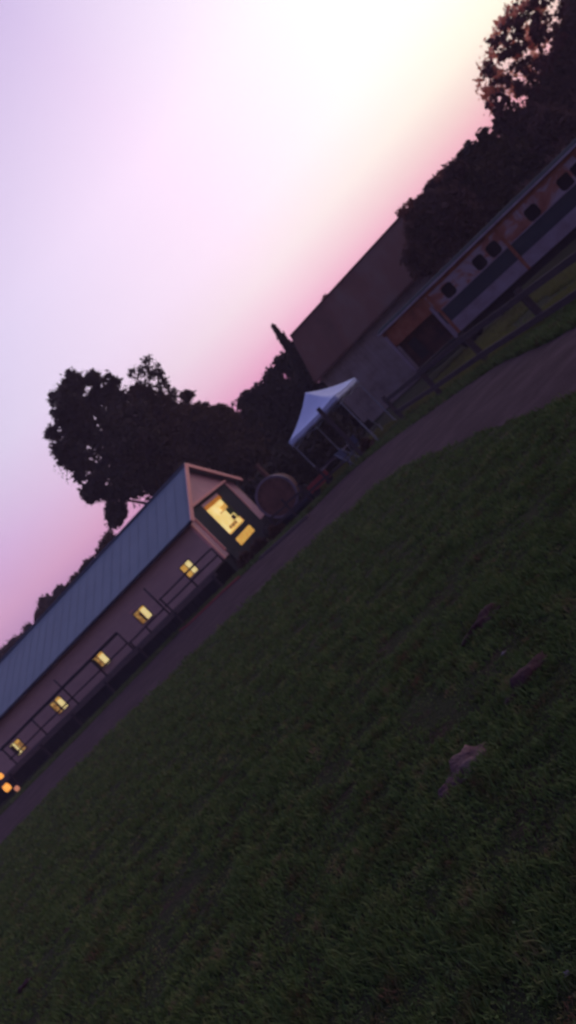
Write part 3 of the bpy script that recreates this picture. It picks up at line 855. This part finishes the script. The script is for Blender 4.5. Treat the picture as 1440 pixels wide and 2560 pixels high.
# ------------------------------------------------------------------ barn
b0 = uvp(280, -190, 55.0); b1x = uvp(718, -322, 51.0)
bang = math.atan2(51 - 55, b1x.x - b0.x)
barn = thing('barn', 'big old barn with a long rust-brown roof behind the tent', 'barn', (b0.x, 55, -.1), bang)
BLn = 13.2; BW = 9.0
ez = zat(-192, 55) + .1; rz_ = zat(-300, 55 + BW / 2) + .1
MB().prism([(0, 0), (BW, 0), (BW, ez), (BW / 2, rz_ - .12), (0, ez)], 'x', .35, BLn - .3).build('wall', M['barn_wall'], barn)
rf = MB(); sl_ = (rz_ - ez) / (BW / 2)
for sg in (0, 1):
    f_ = (lambda y: y) if sg == 0 else (lambda y: BW - y)
    vs = [(x, f_(y), ez + y * sl_ + dz) for dz in (.02, .12) for x, y in ((0, -.5), (BLn, -.5), (BLn, BW / 2), (0, BW / 2))]
    rf.add(vs, [(0, 1, 2, 3), (4, 7, 6, 5), (0, 4, 5, 1), (1, 5, 6, 2), (2, 6, 7, 3), (3, 7, 4, 0)])
br = rf.build('roof', M['barn_roof'], barn)
rb = MB(); x = .1
while x < BLn:
    rb.beam((x, -.5, ez - .5 * sl_ + .125), (x, BW / 2, rz_ + .125), .05, .02); x += .6
o = rb.build('roof_rib', M['barn_roof'], br); o['kind'] = 'stuff'
MB().beam((0, BW / 2, rz_ + .15), (BLn, BW / 2, rz_ + .15), .3, .07).build('ridge_cap', M['barn_roof'], br)
MB().beam((0, -.54, ez - .5 * sl_ + .03), (BLn, -.54, ez - .5 * sl_ + .03), .1, .16).build('eave_board', M['barn_roof'], barn)
for k in range(46):
    x = .38 + k * .355
    if x > BLn - .7: break
    MB().box((x, -.035 - random.uniform(0, .02), .1), (x + .335, -.004, ez - .06 - random.uniform(0, .06))).build('wall_board', M['barn_wall'], barn)
MB().box((.2, -.7, ez - .55), (.34, -.42, ez - .42)).build('lamp', M['trim'], barn)

# ------------------------------------------------------------------ railway coach
cl = uvp(472, 0, 36.0); cr_ = uvp(1003, 0, 31.5)
cang = math.atan2(31.5 - 36.0, cr_.x - cl.x)
ctilt = math.atan2(.30, math.hypot(4.5, cr_.x - cl.x))
coach = thing('railway_coach', 'old rusty railway coach with peeling paint and dark windows', 'railway coach', (cl.x, 36.0, 0), rot=(0, ctilt, cang))
cd_ = Vector((math.cos(cang), math.sin(cang)))
def cs(u):
    k = u / FPX
    return (k * 36.0 - cl.x) / (cd_.x - k * cd_.y)
def cz(v, s):
    Y = 36.0 + cd_.y * s
    return zat(v, Y) + s * math.tan(ctilt)
CL = 16.0; CW = 2.8
zb = .58; zt = cz(-146, 2.5); ztop = cz(-163, 1.0)
zbt = cz(-87, cs(640)); zbb = cz(-49, cs(620)); zsl = cz(-14, cs(640))
s_v = cs(612)                       # vestibule from 0 to here
print('coach', zt, ztop, zbt, zbb, zsl, s_v, math.degrees(cang), math.degrees(ctilt))
wc = []
for uc, vc, wd in ((670, -108, 34), (774, -102, 34), (822, -101, 36), (955, -96, 40), (1068, -92, 44), (1112, -90, 44)):
    s0 = cs(uc - wd / 2); s1 = cs(uc + wd / 2); zc = cz(vc, (s0 + s1) / 2)
    wc.append((s0, s1, max(zc - .30, zbt + .03), zc + .30))
wc += [(12.3, 13.0, zbt + .1, zbt + .7), (14, 14.7, zbt + .1, zbt + .7)]
sd_ = MB(); prev = s_v
wl0, wl1 = zbt, zt
for s0, s1, z0, z1 in wc:
    sd_.box((prev, 0, zbt), (s0, .06, zt)); sd_.box((s0, 0, zbt), (s1, .06, z0)); sd_.box((s0, 0, z1), (s1, .06, zt))
    prev = s1
sd_.box((prev, 0, zbt), (CL, .06, zt))
sd_.box((s_v, CW - .06, zsl), (CL, CW, zt))
sd_.box((CL - .06, .07, zsl), (CL, CW - .07, zt))
sd_.build('side_wall', M['coach_side'], coach)
MB().box((s_v, .005, zbb), (CL, .06, zbt - .003)).build('dark_band', M['coach_band'], coach)
MB().box((s_v - .02, -.02, zsl), (CL, .06, zbb - .003)).build('sill_panel', M['coach_sill'], coach)
for s0, s1, z0, z1 in wc:
    wf = MB(); t_ = .05
    wf.box((s0 - t_, -.02, z0 - t_), (s0, .07, z1 + t_)); wf.box((s1, -.02, z0 - t_), (s1 + t_, .07, z1 + t_))
    wf.box((s0, -.02, z1), (s1, .07, z1 + t_)); wf.box((s0, -.02, z0 - t_), (s1, .07, z0))
    q_ = .13
    for xx, zz, sx, sz in ((s0, z0, 1, 1), (s1, z0, -1, 1), (s0, z1, 1, -1), (s1, z1, -1, -1)):
        wf.prism([(xx, zz), (xx + sx * q_, zz), (xx + sx * q_ * .35, zz + sz * q_ * .35), (xx, zz + sz * q_)], 'y', .0, .044)
    o = wf.build('window', M['coach_side'], coach)
    MB().box((s0 + .002, .045, z0 + .002), (s1 - .002, .055, z1 - .002)).build('pane', M['dark_glass'], o)
# letter board and belt rails
MB().box((0, -.03, zt - .17), (CL, -.003, zt)).build('letter_board', M['rust'], coach)
MB().box((s_v, -.035, zbt - .03), (CL, -.004, zbt + .02)).build('belt_rail', M['coach_sill'], coach)
for u in (620, 856, 1130):
    s = cs(u)
    MB().box((s - .07, -.045, zsl), (s + .07, -.022, zt - .18)).build('pilaster', M['rust'], coach)
# vestibule: rusty hood over a dark doorway
vb = MB()
vb.box((0.0, 0, cz(-100, .6)), (s_v - .004, .06, zt))
vb.box((0, .07, zt - .9), (.06, CW - .07, zt))
vb.build('vestibule_hood', M['rust'], coach)
vp = MB(); vp.box((-.04, -.03, zsl - .1), (.10, .1, zt - .2)); vp.build('corner_post', M['coach_sill'], coach)
vp = MB(); vp.box((s_v - .16, -.03, zsl - .1), (s_v - .01, .1, cz(-110, s_v))); vp.build('door_post', M['coach_sill'], coach)
MB().box((.14, .35, zsl), (s_v - .17, .40, zt - .25)).build('inner_door', M['vestibule_wall'], coach)
MB().box((.5, .30, zsl + .2), (.95, .345, zsl + 1.2)).build('door_leaf', M['iron'], coach)
MB().box((0, .0, zsl - .14), (s_v, CW, zsl - .02)).build('vestibule_floor', M['iron'], coach)
for z in (zsl - .30, zsl - .5):
    MB().box((.15, -.22, z), (s_v - .2, .1, z + .04)).build('step', M['iron'], coach)
# roof
prof = []
for k in range(11):
    a = math.pi * k / 10
    prof.append((CW / 2 - math.cos(a) * (CW / 2 + .12), zt + .004 + math.sin(a) * (ztop - zt)))
MB().prism(prof, 'x', -.18, CL + .1).build('roof', M['coach_roof'], coach)
MB().tube([(-.15, -.13, zt + .02), (CL, -.13, zt + .02)], .045, 6).build('gutter', M['coach_sill'], coach)
uf = MB(); uf.box((.2, .25, zsl - .35), (CL - .2, CW - .25, zsl - .03)); uf.build('underframe', M['iron'], coach)
for s in (2.6, 4.6, CL - 4.4, CL - 2.4):
    for yy in (.5, CW - .5):
        wgrp = MB().tube([(s, yy - .06, .42), (s, yy + .06, .42)], .42, 20).build('wheel', M['iron'], coach)
        MB().tube([(s, yy - .1, .42), (s, yy - .061, .42)], .12, 10).build('hub', M['coach_roof'], wgrp)
for s in (2.2, CL - 4.8):
    MB().box((s, .36, .45), (s + 2.8, .43, .75)).build('bogie_frame', M['iron'], coach)

# ------------------------------------------------------------------ fence along the road
fn_pts = [(5.75, 31.0, 1.02, .42), (6.15, 25.6, 1.00, .36), (6.75, 21.6, .96, .30), (7.15, 17.9, .86, .22), (7.35, 14.4, .80, .20), (7.5, 11.0, .76, .2), (7.6, 7.6, .76, .2)]
fence = thing('rail_fence', 'weathered two-rail wooden fence between the road and the coach', 'fence', (fn_pts[2][0], fn_pts[2][1], 0))
fo = Vector(fence.location)
for k, (x, y, zt_, zl_) in enumerate(fn_pts):
    o = Vector((x, y, 0)) - fo
    top = zt_ + random.uniform(.12, .2)
    mb = MB(); mb.beam(o + Vector((0, .06, -.2)), o + Vector((random.uniform(-.04, .04), .06, top)), .15, .13, upv=(0, 1, 0))
    mb.build('post', M['fence_wood'], fence)
    if k + 1 < len(fn_pts):
        x2, y2, a2, c2 = fn_pts[k + 1]
        o2 = Vector((x2, y2, 0)) - fo
        for za, zb_ in ((zt_, a2), (zl_, c2)):
            MB().beam(o + Vector((-.09, 0, za)), o2 + Vector((-.09, 0, zb_)), .05, .15).build('rail', M['fence_wood'], fence)

# ------------------------------------------------------------------ white pop-up tent
F = uvp(288, 34, 32.7)
tang = R(31)
tent = thing('canopy_tent', 'white peaked pop-up canopy tent on thin metal legs by the road', 'tent', (F.x, 32.7, 0))
ex = Vector((-math.cos(tang), math.sin(tang), 0)); ey = Vector((math.sin(tang), math.cos(tang), 0))
SZ = 3.05; ZV = zat(-107, 32.7); ZE_ = ZV + .27
pk = zat(-180, 34.8)
print('tent', ZV, ZE_, pk)
def TP(a, b, z): return ex * a + ey * b + Vector((0, 0, z))
cv = MB(); G = 14
for side in range(4):
    cor = [(0, 0), (SZ, 0), (SZ, SZ), (0, SZ)]
    A = cor[side]; B = cor[(side + 1) % 4]
    vs = []
    for i in range(G + 1):
        t = i / G
        for j in range(G + 1):
            s = j / G
            ea = A[0] + (B[0] - A[0]) * s; eb = A[1] + (B[1] - A[1]) * s
            a = ea + (SZ / 2 - ea) * t; b = eb + (SZ / 2 - eb) * t
            z = ZE_ + (pk - ZE_) * (.62 * t + .38 * t ** 2.2) - .10 * math.sin(math.pi * s) * math.sin(math.pi * min(t * 1.2, 1)) * (1 - t)
            z -= .05 * math.sin(math.pi * s) * (1 - t)
            vs.append(TP(a, b, z))
    cv.add(vs, [(i * (G + 1) + j, i * (G + 1) + j + 1, (i + 1) * (G + 1) + j + 1, (i + 1) * (G + 1) + j) for i in range(G) for j in range(G)])
top_o = cv.build('canopy', M['canvas'], tent, smooth=True)
sm_ = top_o.modifiers.new('thick', 'SOLIDIFY'); sm_.thickness = .012
for side in range(4):
    cor = [(0, 0), (SZ, 0), (SZ, SZ), (0, SZ)]
    A = cor[side]; B = cor[(side + 1) % 4]
    nd = (TP(*A, 0) + TP(*B, 0)) / 2 - TP(SZ / 2, SZ / 2, 0); nd.normalize()
    vs = []
    for j in range(17):
        s = j / 16
        a = A[0] + (B[0] - A[0]) * s; b = A[1] + (B[1] - A[1]) * s
        dip = -.05 * math.sin(math.pi * s)
        wv = nd * (.018 + .015 * math.sin(s * 19 + side))
        vs += [TP(a, b, ZE_ + dip - .012) - nd * .03, TP(a, b, ZV + .03 * abs(math.sin(s * math.pi * 4))) - nd * .07 + wv]
    vo = MB().add(vs, [(2 * j, 2 * j + 2, 2 * j + 3, 2 * j + 1) for j in range(16)]).build('valance', M['canvas'], tent, smooth=True)
    md = vo.modifiers.new('thick', 'SOLIDIFY'); md.thickness = .008
for a, b in ((.06, .06), (SZ - .06, .06), (SZ - .06, SZ - .06), (.06, SZ - .06)):
    lg = MB(); lg.tube([TP(a, b, .02), TP(a, b, ZE_ - .03)], .026, 6); lg.tube([TP(a, b, 0), TP(a, b, 1.15)], .036, 6)
    lo = lg.build('leg', M['alu'], tent)
    q = TP(a, b, 0); MB().box((q.x - .08, q.y - .08, 0), (q.x + .08, q.y + .08, .02)).build('foot_plate', M['alu'], lo)
for A, B in (((0.06, .06), (SZ - .06, .06)), ((.06, .06), (.06, SZ - .06)), ((SZ - .06, .06), (SZ - .06, SZ - .06)), ((.06, SZ - .06), (SZ - .06, SZ - .06))):
    tr_ = MB(); p = TP(*A, 0); q = TP(*B, 0); m_ = (p + q) / 2
    zl, zh = ZV - .15, ZV + .12
    for s, e in ((p, m_), (m_, q)):
        tr_.tube([s + Vector((0, 0, zl)), e + Vector((0, 0, zh))], .014, 5); tr_.tube([s + Vector((0, 0, zh)), e + Vector((0, 0, zl))], .014, 5)
    tr_.build('truss_bar', M['alu'], tent)

# things standing under and in front of the tent
pw = uvp(232, -110, 31.2)
ps = thing('wooden_post', 'single dark wooden post standing in front of the tent', 'post', (pw.x, 31.2, 0))
MB().beam((0, 0, -.3), (.05, 0, zat(-128, 31.2)), .16, .16, upv=(0, 1, 0)).build('shaft', M['fence_wood'], ps)
MB().box((-.02, -.1, zat(-128, 31.2)), (.13, .1, zat(-128, 31.2) + .04)).build('cap', M['fence_wood'], ps)
def chair(label, X, Y, rz, m, group='folding chairs under the tent'):
    c = thing('folding_chair', label, 'chair', (X, Y, 0), rz, group)
    MB().box((-.23, -.22, .43), (.23, .22, .47)).build('seat', m, c)
    MB().add([(-.23, .20, .55), (.23, .20, .55), (.23, .28, .92), (-.23, .28, .92), (-.23, .22, .55), (.23, .22, .55), (.23, .30, .92), (-.23, .30, .92)],
             [(0, 1, 2, 3), (7, 6, 5, 4), (0, 4, 5, 1), (1, 5, 6, 2), (2, 6, 7, 3), (3, 7, 4, 0)]).build('backrest', m, c)
    for sx in (-.24, .24):
        MB().tube([(sx, -.22, 0), (sx, .29, .94)], .014, 6).build('leg', M['alu'], c)
        MB().tube([(sx, .24, 0), (sx, -.2, .45)], .014, 6).build('leg', M['alu'], c)
    return c
q = uvp(232, -10, 33.6); chair('dark blue folding chair under the middle of the tent', q.x, 33.6, R(200), M['blue_cloth'])
q = uvp(300, -20, 34.3); chair('dark folding chair under the tent by its nearest leg', q.x, 34.3, R(150), M['iron'])
q = uvp(206, 10, 31.5); chair('dark blue folding chair in front of the wooden post', q.x, 31.5, R(40), M['blue_cloth'])
q = uvp(180, 10, 35.3)
tb = thing('folding_table', 'low pale folding table at the left of the tent', 'table', (q.x, 35.3, 0), R(-20))
MB().box((-.9, -.36, .70), (.9, .36, .735)).build('tabletop', M['coach_sill'], tb)
for sx in (-.8, .8):
    for sy in (-.3, .3):
        MB().tube([(sx, sy, 0), (sx * .95, sy, .7)], .02, 6).build('leg', M['iron'], tb)
# pale sticks lying in the grass in front
for lb, px, py, ln, a in (('pale stick lying in the grass in front of the tent', 908, 1112, .75, R(15)), ('short pale stick in the grass left of the blue chair', 862, 1160, .5, R(20))):
    p = ground(px, py)
    s = MB(); s.tube([(-ln / 2 * math.cos(a), -ln / 2 * math.sin(a), .05), (0, .02, .075), (ln / 2 * math.cos(a), ln / 2 * math.sin(a), .10)], [.02, .025, .018], 6)
    o = s.build('stick', M['pebble'], smooth=True); o.location = (p.x, p.y, 0)
    tag(o, lb, 'stick', 'pale sticks in the grass')

# ------------------------------------------------------------------ old steam boiler with chimney
yb = 37.0
pc = uvp(7, -47, yb)
bo = thing('steam_boiler', 'round rust-brown steam boiler end with a pale rim and a thin chimney', 'boiler', (pc.x, yb, 0), R(-12))
rad = 53 * yb / FPX
zc = pc.z
MB().tube([(0, .06, zc), (0, 1.5, zc)], rad * .93, 40).build('shell', M['boiler_face'], bo)
MB().tube([(0, .0, zc), (0, .055, zc)], rad * .93, 40).build('front_plate', M['boiler_face'], bo)
rm = MB(); n = 48; vs = []; fs = []
for k in range(n):
    a = 2 * math.pi * k / n
    for (rr, yy) in ((rad * .92, -.05), (rad * 1.03, -.05), (rad * 1.03, .16), (rad * .92, .03)):
        vs.append((math.cos(a) * rr, yy, zc + math.sin(a) * rr))
for k in range(n):
    for j in range(4):
        fs.append((k * 4 + j, k * 4 + (j + 1) % 4, ((k + 1) % n) * 4 + (j + 1) % 4, ((k + 1) % n) * 4 + j))
rm.add(vs, fs).build('rim', M['boiler_rim'], bo)
MB().tube([(0, -.07, zc), (0, -.003, zc)], rad * .42, 28).build('smokebox_door', M['boiler_face'], bo)
for k in range(16):
    a = 2 * math.pi * k / 16
    MB().tube([(math.cos(a) * rad * .8, -.03, zc + math.sin(a) * rad * .8), (math.cos(a) * rad * .8, -.002, zc + math.sin(a) * rad * .8)], .035, 6).build('rivet', M['iron'], bo)
ct = zat(-140, yb)
MB().tube([(.30, .4, zc + rad * .85), (.30, .4, ct - .12), (.30, .4, ct)], [.12, .10, .14], 12).build('chimney', M['boiler_face'], bo)
for yy in (.35, 1.2):
    MB().box((-rad * .8, yy - .1, 0), (rad * .8, yy + .1, zc - rad * .55)).build('cradle', M['iron'], bo)
def wheel(name, label, X, Y, r, rz, group, m=M['iron']):
    wroot = thing(name, label, 'wheel', (X, Y, 0), rz, group)
    v2 = []; f2 = []; n = 28
    for k in range(n):
        a = 2 * math.pi * k / n
        for rr, yy in ((r * .86, -.05), (r, -.05), (r, .05), (r * .86, .05)):
            v2.append((math.cos(a) * rr, yy, r + math.sin(a) * rr))
    for k in range(n):
        for j in range(4):
            f2.append((k * 4 + j, k * 4 + (j + 1) % 4, ((k + 1) % n) * 4 + (j + 1) % 4, ((k + 1) % n) * 4 + j))
    MB().add(v2, f2).build('rim', m, wroot)
    for k in range(8):
        a = math.pi * k / 4 + .1
        MB().beam((math.cos(a) * .08, 0, r + math.sin(a) * .08), (math.cos(a) * r * .87, 0, r + math.sin(a) * r * .87), .03, .04, upv=(0, 1, 0)).build('spoke', m, wroot)
    MB().tube([(0, -.09, r), (0, .09, r)], .1, 12).build('hub', m, wroot)
    return wroot
q = uvp(-62, -5, 36.0); wheel('iron_wheel', 'dark spoked iron wheel leaning left of the boiler', q.x, 36.0, .42, R(35), 'spoked iron wheels by the boiler')
q = uvp(72, -5, 36.2); wheel('iron_wheel', 'dark spoked iron wheel right of the boiler', q.x, 36.2, .40, R(-40), 'spoked iron wheels by the boiler')
# low dark fence in front of the boiler
lf = [uvp(u, v, Y) for u, v, Y in ((-48, 20, 34.6), (8, 20, 34.4), (62, 20, 34.3), (128, 20, 34.0), (196, 20, 33.2))]
low = thing('rail_fence', 'low dark broken rail fence in front of the boiler, left of the tent', 'fence', (lf[0].x, lf[0].y, 0))
for k, p in enumerate(lf):
    o = Vector((p.x - lf[0].x, p.y - lf[0].y, 0))
    MB().beam(o + Vector((0, .05, -.1)), o + Vector((random.uniform(-.06, .06), .05, random.uniform(.85, 1.15))), .12, .12, upv=(0, 1, 0)).build('post', M['fence_wood'], low)
    if k + 1 < len(lf):
        o2 = Vector((lf[k + 1].x - lf[0].x, lf[k + 1].y - lf[0].y, 0))
        for z in ((.82, .45) if k != 2 else (.45,)):
            MB().beam(o + Vector((0, -.03, z + random.uniform(-.05, .05))), o2 + Vector((0, -.03, z + random.uniform(-.08, .08))), .04, .11).build('rail', M['fence_wood'], low)
# red garden cart
q = uvp(108, 12, 35.0)
ct_ = thing('garden_cart', 'small red box cart on the grass left of the tent', 'cart', (q.x, 35.0, 0), R(-8))
tub = MB()
tub.box((-.55, -.32, .28), (.55, .32, .32)); tub.box((-.55, -.32, .325), (.55, -.29, .66)); tub.box((-.55, .29, .325), (.55, .32, .66))
tub.box((-.55, -.285, .325), (-.52, .285, .66)); tub.box((.52, -.285, .325), (.55, .285, .66))
tub.build('tub', M['red_paint'], ct_)
for sx in (-.38, .38):
    for yy in (-.38, .38):
        MB().tube([(sx, yy - .03, .17), (sx, yy + .03, .17)], .17, 16).build('wheel', M['iron'], ct_)
MB().tube([(.56, 0, .34), (.95, 0, .62), (1.02, 0, .66)], .018, 6).build('handle', M['iron'], ct_)
# bluish trough in front of the boiler
q = uvp(32, 4, 35.4)
tg = thing('metal_trough', 'bluish metal water trough on the ground in front of the boiler', 'trough', (q.x, 35.4, 0), R(-6))
tm = MB(); prof = []
for k in range(9):
    a = math.pi * k / 8
    prof.append((-math.cos(a) * .36, .46 - math.sin(a) * .4))
inner = [(p[0] * .92, p[1] + .03) for p in reversed(prof)]
n = len(prof)
vs = [(x, y, z) for x in (-.75, .75) for (y, z) in prof] + [(x, y, z) for x in (-.72, .72) for (y, z) in [(p[0] * .92, min(p[1] + .03, .46)) for p in prof]]
fs = [(i, i + 1, n + i + 1, n + i) for i in range(n - 1)] + [(2 * n + i, 3 * n + i, 3 * n + i + 1, 2 * n + i + 1) for i in range(n - 1)]
fs += [tuple(range(n)), tuple(range(2 * n - 1, n - 1, -1)), tuple(range(3 * n - 1, 2 * n - 1, -1)), tuple(range(3 * n, 4 * n))]
tm.add(vs, fs).build('basin', M['blue_cloth'], tg)
for sx in (-.6, .6):
    MB().box((sx - .04, -.3, 0), (sx + .04, .3, .12)).build('foot', M['iron'], tg)

# low timber edging beside the road at the building's corner
for lb, p0, p1 in (('pale low timber edging nearer the road, below the doorway', (655, 1398), (775, 1292)), ('pale low timber edging nearer the doorway', (632, 1352), (672, 1312))):
    a = ground(*p0); b = ground(*p1)
    o = MB().beam(a + Vector((0, 0, .07)), b + Vector((0, 0, .07)), .14, .14).build('timber_edging', M['deck_wood'], origin=Vector((a.x, a.y, 0)))
    tag(o, lb, 'edging', 'timber edging by the doorway')
hp = [ground(*p) + Vector((0, 0, .05)) for p in ((420, 1592), (440, 1586), (470, 1566), (510, 1528), (560, 1480), (600, 1444))]
ho_ = MB().tube([p - Vector((hp[0].x, hp[0].y, 0)) for p in hp], .05, 8).build('drain_pipe', M['red_paint'], smooth=True)
ho_.location = (hp[0].x, hp[0].y, 0); tag(ho_, 'dull red pipe lying on the ground along the foot of the deck', 'pipe')
# garden shrubs by the corner of the building
for lb, u, v, Y, r in (('small dark shrub at the right corner of the long building', -160, 20, 35.6, .42), ('small dark shrub under the lit doorway', -110, 15, 36.5, .4),
                       ('low dark shrub between the doorway and the boiler', -52, 12, 34.6, .36), ('low shrub at the foot of the tent, left of its nearest leg', 258, 30, 32.3, .3)):
    p = uvp(u, v, Y)
    s = thing('shrub', lb, 'shrub', (p.x, Y, 0), 0, 'low shrubs along the far side of the road')
    MB().tube([(0, 0, -.05), (.02, 0, r), (.05, .03, r * 1.4)], [.03, .02, .01], 5).build('stem', M['bark'], s)
    c = Vector((p.x, Y, 0))
    leaves('foliage', [(c + Vector((0, 0, r * .9)), r * .8), (c + Vector((r * .6, .1, r * .6)), r * .55), (c + Vector((-r * .6, 0, r * .65)), r * .6)], 900, .07, M['leaf_mid'], s, c, core=.5)

# ------------------------------------------------------------------ clods and pebbles in the lawn
def clod(name, label, px, py, sx, sy, h, m, cat, rz=0, sub=3):
    p = ground(px, py)
    bm = bmesh.new(); bmesh.ops.create_icosphere(bm, subdivisions=sub, radius=1)
    sd0 = random.random() * 50
    for v in bm.verts:
        n1 = noise.noise(v.co * 1.7 + Vector((sd0, 0, 0))) * .6 + noise.noise(v.co * 5 + Vector((sd0, 3, 0))) * .3
        v.co = Vector((v.co.x * sx * (1 + n1), v.co.y * sy * (1 + n1), max(v.co.z, -.3) * h * (1 + n1 * 1.6)))
    me = bpy.data.meshes.new(name); bm.to_mesh(me); bm.free()
    me.materials.append(m); me.polygons.foreach_set('use_smooth', [True] * len(me.polygons))
    o = link(name, me); o.location = (p.x, p.y, .01); o.rotation_euler = (0, 0, rz)
    return tag(o, label, cat)
clod('earth_clod', 'pale pinkish clod of bare earth lying in the dark lawn, the largest', 1172, 1915, .15, .13, .040, M['earth'], 'clod', R(-20))
clod('earth_clod', 'small pale lump of earth just below the largest clod', 1118, 1985, .045, .03, .03, M['earth'], 'clod')
clod('earth_clod', 'reddish-brown clod of earth at the right above the largest clod', 1318, 1708, .17, .07, .045, M['earth_red'], 'clod', R(10))
clod('earth_clod', 'dark red clod of earth in the lawn, farthest from the camera', 1215, 1556, .2, .08, .05, M['earth_red'], 'clod', R(5))
clod('earth_clod', 'dull red clod of earth in the lawn at the lower left corner', 62, 2468, .11, .04, .03, M['earth_red'], 'clod', R(0))
clod('pebble', 'tiny pale pebble in the lawn between the two red clods', 1262, 1636, .02, .012, .010, M['pebble'], 'pebble', 0, 2)
clod('pebble', 'tiny pale pebble in the lawn near the lower right corner', 1424, 2440, .012, .006, .012, M['pebble'], 'pebble', 0, 2)

# ------------------------------------------------------------------ added haze volume, tinted pink to lift the dark tones
hz = MB().box((-760, -720, -1.4), (760, 780, 30)).build('haze', bpy.data.materials.new('haze'))
hm = hz.data.materials[0]; hm.use_nodes = True
for n in list(hm.node_tree.nodes): hm.node_tree.nodes.remove(n)
ho = hm.node_tree.nodes.new('ShaderNodeOutputMaterial'); pv = hm.node_tree.nodes.new('ShaderNodeVolumePrincipled')
pv.inputs['Color'].default_value = (1.0, .76, .90, 1); pv.inputs['Density'].default_value = .0010
hm.node_tree.links.new(pv.outputs[0], ho.inputs['Volume'])
tag(hz, kind='stuff')
